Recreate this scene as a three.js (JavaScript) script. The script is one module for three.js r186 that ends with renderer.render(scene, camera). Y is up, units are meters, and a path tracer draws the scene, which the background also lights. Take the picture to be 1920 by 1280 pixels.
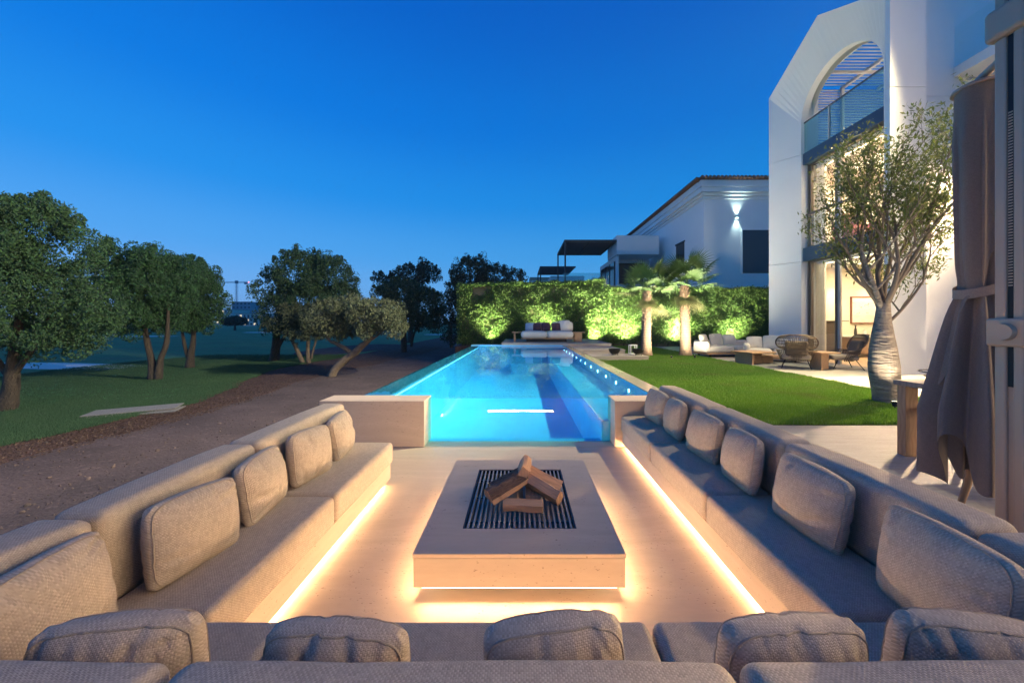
import * as THREE from 'three';
import { mergeGeometries, mergeVertices } from 'three/addons/utils/BufferGeometryUtils.js';
import { RoundedBoxGeometry } from 'three/addons/geometries/RoundedBoxGeometry.js';
import { RectAreaLightUniformsLib } from 'three/addons/lights/RectAreaLightUniformsLib.js';
RectAreaLightUniformsLib.init();

// ---------------------------------------------------------------- camera, sky, dusk sun, exposure
const F = 660, CX = 977, CY = 605, EYE = 1.55;            // focal length and vanishing point in photograph pixels, eye height above the lounge floor
const scene = new THREE.Scene();
const camera = new THREE.PerspectiveCamera(2 * Math.atan(640 / F) * 180 / Math.PI, 1.5, 0.1, 6000);
camera.position.set(0, EYE, 0);
camera.setViewOffset(1920, 1280, 960 - CX, 640 - CY, 1920, 1280);
const renderer = new THREE.WebGLRenderer({ antialias: true });
renderer.toneMapping = THREE.LinearToneMapping;
renderer.toneMappingExposure = 1.42;
renderer.shadowMap.enabled = true;

function duskSky() {
  const W = 512, H = 256, data = new Float32Array(W * H * 4);
  const stops = [[0, [0.15, 0.38, 0.70]], [0.08, [0.105, 0.35, 0.71]], [0.18, [0.05, 0.295, 0.69]], [0.32, [0.011, 0.22, 0.65]], [0.5, [0.002, 0.150, 0.58]], [0.72, [0.0005, 0.098, 0.48]], [1.0, [0.0005, 0.062, 0.28]], [1.58, [0.001, 0.03, 0.14]]];
  for (let j = 0; j < H; j++) for (let i = 0; i < W; i++) {
    const el = Math.max(0, ((j + 0.5) / H - 0.5) * Math.PI), az = ((i + 0.5) / W - 0.5) * 2 * Math.PI;
    let k = 0; while (k < stops.length - 2 && el > stops[k + 1][0]) k++;
    let t = Math.min(1, Math.max(0, (el - stops[k][0]) / (stops[k + 1][0] - stops[k][0]))); t = t * t * (3 - 2 * t) * 0.4 + t * 0.6;
    const west = -Math.cos(az) * Math.cos(el), lift = 0.85 * (1 + 0.16 * west);      // the side where the sun went down (towards -x) is a little brighter and paler
    for (let c = 0; c < 3; c++) data[(j * W + i) * 4 + c] = (stops[k][1][c] * (1 - t) + stops[k + 1][1][c] * t) * lift * (c === 0 ? 1 + 0.45 * west : 1);
    data[(j * W + i) * 4 + 3] = 1;
  }
  const t = new THREE.DataTexture(data, W, H, THREE.RGBAFormat, THREE.FloatType);
  t.mapping = THREE.EquirectangularReflectionMapping; t.magFilter = THREE.LinearFilter; t.needsUpdate = true;
  return t;
}
scene.background = duskSky(); scene.environment = scene.background;
const sun = new THREE.DirectionalLight(new THREE.Color(1, 0.82, 0.7), 0.06);       // what is left of the sunset glow, low over the golf course
sun.position.set(-60, 9, -20); sun.shadow.radius = 30; sun.castShadow = true;
Object.assign(sun.shadow.camera, { left: -40, right: 40, top: 40, bottom: -40, far: 200 }); sun.name = 'sunset_glow';
scene.add(sun);

// ---------------------------------------------------------------- helpers
let seedState = 7;
function rng(seed) { let s = seed | 0; return () => { s = (s + 0x6d2b79f5) | 0; let t = Math.imul(s ^ (s >>> 15), 1 | s); t = (t + Math.imul(t ^ (t >>> 7), 61 | t)) ^ t; return ((t ^ (t >>> 14)) >>> 0) / 4294967296; }; }
const V = (x, y, z) => new THREE.Vector3(x, y, z);
const at = (px, py, d) => V((px - CX) / F * d, EYE - (py - CY) / F * d, -d);          // the point at distance d behind a photograph pixel
const lin = (r, g, b) => new THREE.Color().setRGB(r, g, b);
function hash(x, y, s) { let h = Math.imul(x, 374761393) + Math.imul(y, 668265263) + Math.imul(s, 974634777) | 0; h = Math.imul(h ^ (h >>> 13), 1274126177); return ((h ^ (h >>> 16)) >>> 0) / 4294967296; }
function vnoise(x, y, s, wx, wy) {                                                    // value noise, wrapping after wx, wy cells when given
  const ix = Math.floor(x), iy = Math.floor(y), fx = x - ix, fy = y - iy, u = fx * fx * (3 - 2 * fx), v = fy * fy * (3 - 2 * fy);
  const m = (a, n) => n ? ((a % n) + n) % n : a;
  const h = (a, b) => hash(m(a, wx), m(b, wy), s);
  return (h(ix, iy) * (1 - u) + h(ix + 1, iy) * u) * (1 - v) + (h(ix, iy + 1) * (1 - u) + h(ix + 1, iy + 1) * u) * v;
}
function fbm(x, y, s, oct = 4, wx, wy) { let a = 0.5, sum = 0, n = 0; for (let o = 0; o < oct; o++) { sum += a * vnoise(x, y, s + o, wx, wy); n += a; a *= 0.5; x *= 2; y *= 2; if (wx) wx *= 2; if (wy) wy *= 2; } return sum / n; }
function n3(x, y, z, s) { return (vnoise(x + z * 0.71, y - z * 0.53, s) + vnoise(y + x * 0.37 + 9.1, z + 3.7, s + 11) + vnoise(z - 5.3, x + y * 0.29, s + 23)) / 3; }

// textures: f(u, v) in [0,1) returns [r, g, b] linear or a height
function texture(size, f, srgb = true, w = size) {
  const data = new Uint8Array(w * size * 4), enc = (c) => Math.round(255 * Math.min(1, Math.max(0, srgb ? (c <= 0.0031308 ? c * 12.92 : 1.055 * Math.pow(c, 1 / 2.4) - 0.055) : c)));
  for (let j = 0; j < size; j++) for (let i = 0; i < w; i++) {
    let c = f((i + 0.5) / w, (j + 0.5) / size); if (typeof c === 'number') c = [c, c, c];
    const o = (j * w + i) * 4; data[o] = enc(c[0]); data[o + 1] = enc(c[1]); data[o + 2] = enc(c[2]); data[o + 3] = 255;
  }
  const t = new THREE.DataTexture(data, w, size); t.wrapS = t.wrapT = THREE.RepeatWrapping; t.magFilter = THREE.LinearFilter; t.minFilter = THREE.LinearMipmapLinearFilter; t.generateMipmaps = true;
  if (srgb) t.colorSpace = THREE.SRGBColorSpace; t.needsUpdate = true; return t;
}
const sized = (t, mx, my = mx) => { const c = t.clone(); c.repeat.set(1 / mx, 1 / my); c.needsUpdate = true; return c; };   // a texture that covers mx by my metres of metric uv
const mat = (o) => new THREE.MeshStandardMaterial({ roughness: 0.8, ...o });
const phys = (o) => new THREE.MeshPhysicalMaterial({ roughness: 0.8, ...o });
const mix3 = (a, b, t) => [a[0] + (b[0] - a[0]) * t, a[1] + (b[1] - a[1]) * t, a[2] + (b[2] - a[2]) * t];

function plain(g) { const o = g.index ? g.toNonIndexed() : g; for (const k of Object.keys(o.attributes)) if (!['position', 'normal', 'uv', 'color'].includes(k)) o.deleteAttribute(k); return o; }
function boxUV(g) {                                                                   // metric uv by the way each triangle faces
  const o = plain(g), p = o.attributes.position, n = p.count, uv = new Float32Array(n * 2), a = V(), b = V(), c = V(), e = V();
  for (let i = 0; i < n; i += 3) {
    a.fromBufferAttribute(p, i); b.fromBufferAttribute(p, i + 1); c.fromBufferAttribute(p, i + 2); e.copy(c).sub(b).cross(a.clone().sub(b));
    const x = Math.abs(e.x), y = Math.abs(e.y), z = Math.abs(e.z);
    for (const [k, q] of [[0, a], [1, b], [2, c]]) { const u = y >= x && y >= z ? [q.x, q.z] : x >= z ? [q.z, q.y] : [q.x, q.y]; uv[(i + k) * 2] = u[0]; uv[(i + k) * 2 + 1] = u[1]; }
  }
  o.setAttribute('uv', new THREE.BufferAttribute(uv, 2)); return o;
}
function box(x0, x1, y0, y1, z0, z1, r = 0) {
  const w = Math.abs(x1 - x0), h = Math.abs(y1 - y0), d = Math.abs(z1 - z0);
  const g = r ? new RoundedBoxGeometry(w, h, d, 2, Math.min(r, w / 2.01, h / 2.01, d / 2.01)) : new THREE.BoxGeometry(w, h, d);
  g.translate((x0 + x1) / 2, (y0 + y1) / 2, (z0 + z1) / 2); return boxUV(g);
}
const merge = (list) => mergeGeometries(list.map((g) => { const o = plain(g); if (!o.attributes.uv) boxUV(o); if (!o.attributes.normal) o.computeVertexNormals(); return o; }));
function smooth(g) { g.deleteAttribute('normal'); const uv = g.attributes.uv; const t = g.clone(); t.deleteAttribute('uv'); const m = mergeVertices(t, 1e-5); m.computeVertexNormals(); const o = m.toNonIndexed(); if (uv && uv.count === o.attributes.position.count) o.setAttribute('uv', uv); return o; }
function tri(list) { const g = new THREE.BufferGeometry(); g.setAttribute('position', new THREE.Float32BufferAttribute(list, 3)); g.computeVertexNormals(); return boxUV(g); }
function hexa(p) {                                                                    // solid from 8 points: 4 of one face, then the 4 opposite them
  const q = [[0, 1, 2, 3], [7, 6, 5, 4], [4, 5, 1, 0], [5, 6, 2, 1], [6, 7, 3, 2], [7, 4, 0, 3]], l = [];
  const c = V(); p.forEach((v) => c.add(v)); c.multiplyScalar(1 / 8);
  for (const f of q) { let [a, b, d, e] = f.map((i) => p[i]); const n = b.clone().sub(a).cross(d.clone().sub(a)); if (n.dot(a.clone().sub(c)) < 0) [b, e] = [e, b]; for (const v of [a, b, d, a, d, e]) l.push(v.x, v.y, v.z); }
  return tri(l);
}
function prism(pts, y0, y1) {                                                         // outline in x,z raised from y0 to y1
  const s = new THREE.Shape(pts.map(([x, z]) => new THREE.Vector2(x, -z))); const g = new THREE.ExtrudeGeometry(s, { depth: y1 - y0, bevelEnabled: false }); g.rotateX(-Math.PI / 2); g.translate(0, y0, 0); return boxUV(g);
}
function sheet(pts, y) { const g = new THREE.ShapeGeometry(new THREE.Shape(pts.map(([x, z]) => new THREE.Vector2(x, -z)))); g.rotateX(-Math.PI / 2); g.translate(0, y, 0); return boxUV(g); }
function tube(points, radii, radial = 8, wob = 0, seed = 1) {                         // tapered limb through points
  const curve = new THREE.CatmullRomCurve3(points, false, 'catmullrom', 0.5), n = Math.max(2, (points.length - 1) * 4), fr = curve.computeFrenetFrames(n, false), pos = [], uv = [], idx = [], len = curve.getLength();
  for (let i = 0; i <= n; i++) {
    const t = i / n, c = curve.getPoint(t), f = t * (radii.length - 1), k = Math.min(radii.length - 2, Math.floor(f)), r0 = radii[k] + (radii[k + 1] - radii[k]) * (f - k);
    for (let j = 0; j <= radial; j++) {
      const a = j / radial * 2 * Math.PI, jj = j % radial, r = r0 * (1 + wob * (n3(Math.cos(a) * 2 + c.x * 3, c.y * 5, Math.sin(a) * 2 + c.z * 3, seed) - 0.5) * 2);
      pos.push(c.x + (fr.normals[i].x * Math.cos(a) + fr.binormals[i].x * Math.sin(a)) * r, c.y + (fr.normals[i].y * Math.cos(a) + fr.binormals[i].y * Math.sin(a)) * r, c.z + (fr.normals[i].z * Math.cos(a) + fr.binormals[i].z * Math.sin(a)) * r);
      uv.push(j / radial * 2 * Math.PI * radii[0], t * len); void jj;
    }
  }
  for (let i = 0; i < n; i++) for (let j = 0; j < radial; j++) { const a = i * (radial + 1) + j, b = a + radial + 1; idx.push(a, a + 1, b, b, a + 1, b + 1); }
  for (const [i, w] of [[0, 1], [n, -1]]) { const c = curve.getPoint(i / n), k = pos.length / 3; pos.push(c.x, c.y, c.z); uv.push(0, 0); for (let j = 0; j < radial; j++) { const a = i * (radial + 1) + j; w > 0 ? idx.push(k, a + 1, a) : idx.push(k, a, a + 1); } }
  const g = new THREE.BufferGeometry(); g.setAttribute('position', new THREE.Float32BufferAttribute(pos, 3)); g.setAttribute('uv', new THREE.Float32BufferAttribute(uv, 2)); g.setIndex(idx); g.computeVertexNormals(); return plain(g);
}
const rod = (a, b, r, radial = 6) => tube([a, b], [r, r], radial);
function lathe(profile, seg = 24, wob = 0, seed = 1) {                                // profile of [radius, y]
  const g = new THREE.LatheGeometry(profile.map(([r, y]) => new THREE.Vector2(r, y)), seg);
  if (wob) { const p = g.attributes.position; for (let i = 0; i < p.count; i++) { const x = p.getX(i), y = p.getY(i), z = p.getZ(i), a = Math.atan2(z, x), k = 1 + wob * (n3(Math.cos(a) * 1.6 + 5, y * 2.2, Math.sin(a) * 1.6 + 5, seed) - 0.5) * 2; p.setXYZ(i, x * k, y, z * k); } g.computeVertexNormals(); }
  return plain(g);
}
function place(g, x, y, z, ry = 0, rx = 0, rz = 0, s = 1) { const o = g.clone(); o.applyMatrix4(new THREE.Matrix4().compose(V(x, y, z), new THREE.Quaternion().setFromEuler(new THREE.Euler(rx, ry, rz, 'YXZ')), Array.isArray(s) ? V(...s) : V(s, s, s))); return o; }

// scene graph: a thing is a Group at its base, its parts are given in world coordinates
const taken = new Map(), bases = new WeakMap();
function numbered(name) { const n = taken.get(name) ?? 0; taken.set(name, n + 1); return n ? name + '_' + String(n).padStart(3, '0') : name; }
function thing(name, label, category, base, group) {
  const o = new THREE.Group(); o.name = numbered(name); o.position.copy(base); o.userData = { label, category }; if (group) o.userData.group = group;
  bases.set(o, base.clone()); scene.add(o); return o;
}
function mesh(g, m, name) { const o = new THREE.Mesh(g, m); o.name = name; o.castShadow = o.receiveShadow = true; return o; }
function part(parent, name, g, m, label) {                                            // geometry in world coordinates
  const b = bases.get(parent), c = g.clone(); c.translate(-b.x, -b.y, -b.z); const o = mesh(c, m, name); bases.set(o, b); if (label) o.userData.label = label; parent.add(o); return o;
}
function single(name, label, category, base, g, m, group) { const c = g.clone(); c.translate(-base.x, -base.y, -base.z); const o = mesh(c, m, numbered(name)); o.position.copy(base); o.userData = { label, category }; if (group) o.userData.group = group; bases.set(o, base.clone()); scene.add(o); return o; }
function structure(name, g, m) { const o = mesh(g, m, numbered(name)); o.userData = { kind: 'structure' }; bases.set(o, V(0, 0, 0)); scene.add(o); return o; }
function areaLight(name, color, intensity, w, h, pos, target) { const l = new THREE.RectAreaLight(color, intensity, w, h); l.name = name; l.position.copy(pos); l.lookAt(target); scene.add(l); return l; }
function spot(name, color, intensity, pos, target, angle, penumbra = 0.6, radius = 1) { const l = new THREE.SpotLight(color, intensity, 0, angle, penumbra); l.name = name; l.position.copy(pos); l.target.position.copy(target); l.target.name = 'aim'; l.castShadow = true; l.shadow.radius = radius; scene.add(l); scene.add(l.target); return l; }
function point(name, color, intensity, pos, radius = 1) { const l = new THREE.PointLight(color, intensity); l.name = name; l.position.copy(pos); l.castShadow = true; l.shadow.radius = radius; scene.add(l); return l; }
const WARM = lin(1, 0.65, 0.34), WARMWHITE = lin(1, 0.82, 0.58);

// ---------------------------------------------------------------- materials
const weaveBump = texture(256, (u, v) => { const x = u * 32, y = v * 32, ix = Math.floor(x), iy = Math.floor(y), fx = x - ix - 0.5, fy = y - iy - 0.5, over = (ix + iy) & 1; return 0.45 + (over ? Math.cos(fx * 3.1) * (0.6 + 0.25 * hash(ix, iy, 3)) : Math.cos(fy * 3.1) * (0.25 + 0.25 * hash(ix, iy, 5))) * 0.6 - 0.15; }, false);
const weaveColor = texture(512, (u, v) => { const x = u * 64, y = v * 64, ix = Math.floor(x), iy = Math.floor(y), over = (ix + iy) & 1, yarn = over ? hash(ix, iy >> 2, 1) : hash(ix >> 2, iy, 2), k = (over ? 1.06 : 0.88) * (0.86 + 0.28 * yarn) * (0.94 + 0.12 * fbm(u * 6, v * 6, 8, 3, 6, 6)); return [0.47 * k, 0.37 * k, 0.275 * k]; });
const fabric = mat({ map: sized(weaveColor, 0.36), bumpMap: sized(weaveBump, 0.18), bumpScale: 0.0022, roughness: 0.95 });
const travColor = texture(1024, (u, v) => {
  const w = fbm(u * 3, v * 5, 31, 4, 3, 5), band = fbm(u * 2 + w * 0.6, v * 26 + w * 2.2, 32, 4, 2, 26), fine = fbm(u * 40, v * 120, 33, 2, 40, 120), pit = fbm(u * 110, v * 260, 35, 2, 110, 260), zone = fbm(u * 5, v * 9, 36, 2, 5, 9);
  let c = mix3([0.49, 0.37, 0.265], [0.60, 0.465, 0.345], band); c = mix3(c, [0.42, 0.31, 0.225], 0.25 * fine); if (pit > 0.80 && zone > 0.55) c = mix3(c, [0.22, 0.15, 0.11], Math.min(0.8, (pit - 0.80) * 8)); return c;
});
const travBump = texture(1024, (u, v) => { const pit = fbm(u * 110, v * 260, 35, 2, 110, 260), zone = fbm(u * 5, v * 9, 36, 2, 5, 9); return 0.8 - (pit > 0.80 && zone > 0.55 ? Math.min(0.6, (pit - 0.80) * 6) : 0) + 0.1 * fbm(u * 90, v * 90, 37, 2, 90, 90); }, false);
const travertine = mat({ map: sized(travColor, 1.9), bumpMap: sized(travBump, 1.9), bumpScale: 0.003, roughness: 0.62 });
const plasterBump = texture(512, (u, v) => 0.5 * fbm(u * 12, v * 12, 41, 4, 12, 12) + 0.5 * fbm(u * 90, v * 90, 42, 2, 90, 90), false);
const plasterColor = texture(512, (u, v) => { const k = 0.93 + 0.1 * fbm(u * 4, v * 4, 43, 5, 4, 4); return [0.78 * k, 0.765 * k, 0.74 * k]; });
const plaster = mat({ map: sized(plasterColor, 3.1), bumpMap: sized(plasterBump, 1.3), bumpScale: 0.003, roughness: 0.85 });
const paveColor = texture(1024, (u, v) => { const g = fbm(u * 8, v * 120, 51, 3, 8, 120), b = fbm(u * 4, v * 4, 52, 4, 4, 4), f = fbm(u * 180, v * 180, 53, 2, 180, 180); const k = 0.75 + 0.25 * g + 0.2 * (b - 0.5) + 0.14 * (f - 0.5); return [0.41 * k, 0.36 * k, 0.31 * k]; });
const paving = mat({ map: sized(paveColor, 2.3), bumpMap: sized(plasterBump, 0.7), bumpScale: 0.003, roughness: 0.7 });
const woodColor = texture(512, (u, v) => { const w = fbm(u * 3, v * 2, 61, 3, 3, 2), g = fbm(u * 60 + w * 4, v * 4, 62, 4, 60, 4), r = Math.sin((u * 14 + w * 3) * 6.283) * 0.5 + 0.5; const k = 0.7 + 0.35 * g + 0.16 * r; return [0.36 * k, 0.215 * k, 0.12 * k]; });
const wood = mat({ map: sized(woodColor, 0.6), roughness: 0.6 });
const greyWood = mat({ map: sized(woodColor, 0.6), color: lin(0.8, 1.0, 1.35), roughness: 0.75 });
const barkColor = texture(512, (u, v) => { const w = fbm(u * 6, v * 6, 71, 3, 6, 6), r = fbm(u * 26 + w * 5, v * 7 + w * 3, 72, 4, 26, 7), k = 0.35 + 1.0 * r; return [0.10 * k, 0.074 * k, 0.056 * k]; });
const barkBump = texture(512, (u, v) => { const w = fbm(u * 6, v * 6, 71, 3, 6, 6); return fbm(u * 26 + w * 5, v * 7 + w * 3, 72, 4, 26, 7); }, false);
const bark = mat({ map: sized(barkColor, 0.7), bumpMap: sized(barkBump, 0.7), bumpScale: 0.03, roughness: 0.95 });
const paleBark = mat({ map: sized(barkColor, 0.7), bumpMap: sized(barkBump, 0.7), bumpScale: 0.02, roughness: 0.95, color: lin(2.4, 2.3, 2.1) });
const blackMetal = mat({ color: lin(0.02, 0.02, 0.022), roughness: 0.45, metalness: 0.6 });
const blueSteel = mat({ color: lin(0.035, 0.075, 0.12), roughness: 0.5, metalness: 0.2 });
const bronze = mat({ color: lin(0.42, 0.31, 0.225), roughness: 0.42, metalness: 0.1 });
const poolGlass = phys({ color: lin(0.97, 1, 1), transmission: 1, thickness: 0, roughness: 0.0, ior: 1.45, specularIntensity: 0.75 });
const glass = phys({ color: lin(0.96, 0.99, 0.98), transmission: 1, thickness: 0, roughness: 0.02, ior: 1.5 });
const cream = mat({ color: lin(0.62, 0.565, 0.49), roughness: 0.95, bumpMap: sized(weaveBump, 0.2), bumpScale: 0.001 });

// ---------------------------------------------------------------- ground of the terrace
const GROUND = -0.85, PATIO = 0.25, WATER = 0.563;
structure('lounge_floor', box(-2.56, 1.94, -0.9, 0, -4.62, 1.2), travertine);
structure('patio', merge([prism([[1.94, 1.2], [1.94, -4.80], [2.03, -4.80], [2.03, -4.47], [6.7, -4.47], [6.9, -13.7], [6.95, -19.2], [30, -19.2], [30, 1.2]], -0.9, PATIO)]), paving);

// ---------------------------------------------------------------- cushions
function softBox(w, h, d, r, o = {}) {
  const axis = (L, step) => { const a = [0, 0.12, 0.3, 0.55, 0.85, 1.15].map((k) => -L / 2 + k * r), n = Math.max(2, Math.round((L - 2.3 * r) / step)), l = [...a]; for (let i = 1; i < n; i++) l.push(-L / 2 + 1.15 * r + (L - 2.3 * r) * i / n); for (const k of [...a].reverse()) l.push(-k); return l; };
  const X = axis(w, o.step ?? 0.06), Y = axis(h, o.step ?? 0.06), Z = axis(d, o.step ?? 0.06), half = V(w / 2, h / 2, d / 2), pos = [], uv = [], bulge = o.bulge ?? 0, s = o.seed ?? 1, amp = o.noise ?? 0.004;
  const pt = (x, y, z) => {
    const p = V(x, y, z), q = V(Math.max(-half.x + r, Math.min(half.x - r, x)), Math.max(-half.y + r, Math.min(half.y - r, y)), Math.max(-half.z + r, Math.min(half.z - r, z))), n = p.clone().sub(q);
    if (n.lengthSq() < 1e-12) n.set(0, 1, 0); n.normalize(); q.addScaledVector(n, r);
    const u = x / half.x, v = y / half.y, t = z / half.z, k = bulge * ((1 - u * u) * (1 - t * t) * Math.abs(n.y) + 0.5 * (1 - v * v) * (1 - t * t) * Math.abs(n.x) + 0.5 * (1 - u * u) * (1 - v * v) * Math.abs(n.z)) + amp * (n3(x * 5 + s, y * 5, z * 5 + s * 0.7, s) - 0.5) * 2 + amp * 0.5 * (n3(x * 17, y * 17 + s, z * 17, s + 5) - 0.5);
    return q.addScaledVector(n, k);
  };
  const face = (A, B, f, m) => { for (let i = 0; i < A.length - 1; i++) for (let j = 0; j < B.length - 1; j++) { const c = [[i, j], [i + 1, j], [i + 1, j + 1], [i, j], [i + 1, j + 1], [i, j + 1]]; for (const [a, b] of c) { const p = f(A[a], B[b]); pos.push(p.x, p.y, p.z); uv.push(...m(A[a], B[b])); } } };
  face(X, Z, (x, z) => pt(x, half.y, -z), (x, z) => [x, z]); face(X, Z, (x, z) => pt(x, -half.y, z), (x, z) => [x, z]);
  face(X, Y, (x, y) => pt(x, y, half.z), (x, y) => [x, y]); face(X, Y, (x, y) => pt(-x, y, -half.z), (x, y) => [-x, y]);
  face(Z, Y, (z, y) => pt(half.x, y, -z), (z, y) => [z, y]); face(Z, Y, (z, y) => pt(-half.x, y, z), (z, y) => [-z, y]);
  const g = new THREE.BufferGeometry(); g.setAttribute('position', new THREE.Float32BufferAttribute(pos, 3)); g.setAttribute('uv', new THREE.Float32BufferAttribute(uv, 2)); return smooth(g);
}
function pillowShape(w, h, t, seed) {                                                 // stands on y = 0, faces +z, with a boxed edge and creases that run in from the seams
  const N = 40, M = 36, pos = [], uv = [], r = rng(seed * 77 + 5), cr = []; for (let i = 0; i < 22; i++) cr.push([r() * 1.8 - 0.9, (r() < 0.4 ? -1 : 1), 0.025 + 0.05 * r(), 0.006 + 0.016 * r() * r(), r() * 1.0 - 0.5, r() < 0.66]);
  const prof = (a) => Math.pow(Math.max(0, 1 - Math.pow(Math.abs(a), 3.0)), 0.45);
  const pt = (u, v, s) => {
    let x = w / 2 * u * (1 - 0.035 * (1 - v * v) * Math.abs(u)), y = h / 2 * v * (1 - 0.04 * (1 - u * u) * Math.abs(v));
    const c = Math.max(0, Math.hypot(Math.max(0, Math.abs(u) - 0.78), Math.max(0, Math.abs(v) - 0.78)) - 0.22) * 0.9; x -= Math.sign(u) * c * w / 2 * 0.8; y -= Math.sign(v) * c * h / 2 * 0.8; const cc = u * u * v * v; x *= 1 - 0.05 * cc; y = (y + h / 2) * (1 - 0.06 * Math.max(0, u * u * v)) - h / 2;
    let k = prof(u) * prof(v) * (0.74 + 0.26 * (1 - u * u) * (1 - v * v)); k *= t / 2;
    for (const [p, e, wd, a, sl, top] of cr) { const along = top ? u : v, edge = top ? v * e : u * e, q = (along - p - sl * (1 - edge)) / wd; k -= a * Math.exp(-q * q) * Math.max(0, Math.min(1, (edge - 0.1) * 1.6)) * prof(u) * prof(v); }
    k += 0.012 * (n3(u * 2.2 + seed, v * 2.2, s, seed) - 0.5) * prof(u) * prof(v);
    return [x, y + h / 2, s * k];
  };
  const g1 = (i, n) => { const a = i / n * 2 - 1; return Math.sign(a) * (1 - Math.pow(1 - Math.abs(a), 1.7)); };
  for (const s of [1, -1]) for (let i = 0; i < N; i++) for (let j = 0; j < M; j++) for (const [a, b] of s > 0 ? [[0, 0], [1, 0], [1, 1], [0, 0], [1, 1], [0, 1]] : [[0, 0], [1, 1], [1, 0], [0, 0], [0, 1], [1, 1]]) {
    const p = pt(g1(i + a, N), g1(j + b, M), s); pos.push(...p); uv.push(p[0] + (s < 0 ? 0.5 : 0), p[1] + p[2] * 0.6);
  }
  const g = new THREE.BufferGeometry(); g.setAttribute('position', new THREE.Float32BufferAttribute(pos, 3)); g.setAttribute('uv', new THREE.Float32BufferAttribute(uv, 2)); const out = smooth(g); out.userData.seams = [0.93, -0.93].map((s) => { const p = []; for (let i = 0; i <= 96; i++) { const a = i / 96 * 2 * Math.PI, m = Math.max(Math.abs(Math.cos(a)), Math.abs(Math.sin(a))), k = 0.955 / Math.pow(Math.pow(Math.abs(Math.cos(a)), 7) + Math.pow(Math.abs(Math.sin(a)), 7), 1 / 7); void m; const q = pt(Math.max(-0.97, Math.min(0.97, Math.cos(a) * k)), Math.max(-0.97, Math.min(0.97, Math.sin(a) * k)), Math.sign(s)); p.push(V(q[0], q[1], q[2])); } return p; }); return out;
}
function seamTube(points, r) { const c = new THREE.CatmullRomCurve3(points.slice(0, -1), true); return plain(new THREE.TubeGeometry(c, 140, r, 5, true)); }
function soft(name, label, category, g, m, x, y, z, ry = 0, rx = 0, rz = 0, group) { const o = mesh(g, m, numbered(name)); o.position.set(x, y, z); o.rotation.set(rx, ry, rz, 'YXZ'); o.userData = { label, category }; if (group) o.userData.group = group; scene.add(o); if (g.userData.seams) for (const s of g.userData.seams) o.add(mesh(seamTube(s, 0.0032), m, 'seam')); return o; }

// benches: stone plinths that float on a lit recess
const ledMat = mat({ color: lin(0.9, 0.8, 0.6), emissive: lin(1, 0.84, 0.58), emissiveIntensity: 3 });
const LED = 140;
function bench(label, boxes, strips, power = 1) {
  const b = boxes[0], o = thing('lounge_bench', label, 'bench', V((b[0] + b[1]) / 2, 0, (b[4] + b[5]) / 2), 'stone benches round the sunken lounge');
  part(o, 'plinth', merge(boxes.map((q) => box(...q, 0.004))), travertine);
  for (const [x0, x1, z0, z1, nx, nz] of strips) {
    const len = Math.hypot(x1 - x0, z1 - z0), c = V((x0 + x1) / 2, 0.011, (z0 + z1) / 2);
    part(o, 'recess', box(Math.min(x0, x1) - (nx ? 0.02 : 0), Math.max(x0, x1) + (nx ? 0.02 : 0), 0.001, 0.0495, Math.min(z0, z1) - (nz ? 0.02 : 0), Math.max(z0, z1) + (nz ? 0.02 : 0)).translate(-nx * 0.021, 0, -nz * 0.021), travertine);
    part(o, 'led_strip', box(nx ? x0 : x0, nx ? x0 + nx * 0.006 : x1, 0.004, 0.018, nz ? z0 : z0, nz ? z0 + nz * 0.006 : z1), ledMat);
    areaLight('led_light', WARM, LED * power, len, 0.014, c.clone().add(V(nx * 0.008, 0, nz * 0.008)), c.clone().add(V(nx * 1.008, 0.2, nz * 1.008)));
  }
  return o;
}
bench('travertine bench plinth with lit foot along the golf course side', [[-1.95, -1.262, 0.05, 0.195, -3.40, -1.36], [-1.95, -1.705, 0.197, 0.36, -3.40, -1.36]], [[-1.33, -1.33, -3.33, -1.40, 1, 0]]);
bench('long travertine bench plinth with lit foot along the lawn side', [[1.262, 1.938, 0.05, 0.195, -4.385, -1.36], [1.705, 1.938, 0.197, 0.36, -4.385, -1.36]], [[1.33, 1.33, -4.36, -1.40, -1, 0]]);
bench('travertine bench plinth facing the pool across the fire table', [[-1.95, 1.938, 0.05, 0.195, -1.352, -0.60], [-1.95, 1.938, 0.197, 0.36, -0.835, -0.60]], [[-1.25, 1.25, -1.27, -1.27, 0, -1]], 0.45);

const seatG = 'seat cushions of the sunken lounge', backG = 'back cushions of the sunken lounge', pilG = 'loose pillows in the sunken lounge';
let sd = 3;
const seat = (label, x0, x1, z0, z1) => soft('seat_cushion', label, 'cushion', softBox(x1 - x0, 0.2, z1 - z0, 0.035, { bulge: 0.012, seed: sd++ }), fabric, (x0 + x1) / 2, 0.2985, (z0 + z1) / 2, 0, 0, 0, seatG);
const back = (label, x0, x1, z0, z1) => soft('back_cushion', label, 'cushion', softBox(x1 - x0, 0.412, z1 - z0, 0.045, { bulge: 0.012, seed: sd++, noise: 0.006 }), fabric, (x0 + x1) / 2, 0.569, (z0 + z1) / 2, 0, 0, 0, backG);
seat('grey beige seat cushion on the golf side bench, by its open end', -1.700, -1.238, -3.415, -2.365);
seat('grey beige seat cushion on the golf side bench, next to the corner', -1.700, -1.238, -2.355, -1.385);
seat('grey beige seat cushion on the lawn side bench, against the pool wall', 1.238, 1.700, -4.375, -3.395);
seat('grey beige seat cushion in the middle of the lawn side bench', 1.238, 1.700, -3.385, -2.385);
seat('grey beige seat cushion on the lawn side bench, next to the corner', 1.238, 1.700, -2.375, -1.385);
seat('grey beige corner seat cushion of the pool facing bench, golf side', -1.700, -0.905, -1.375, -0.835);
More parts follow.
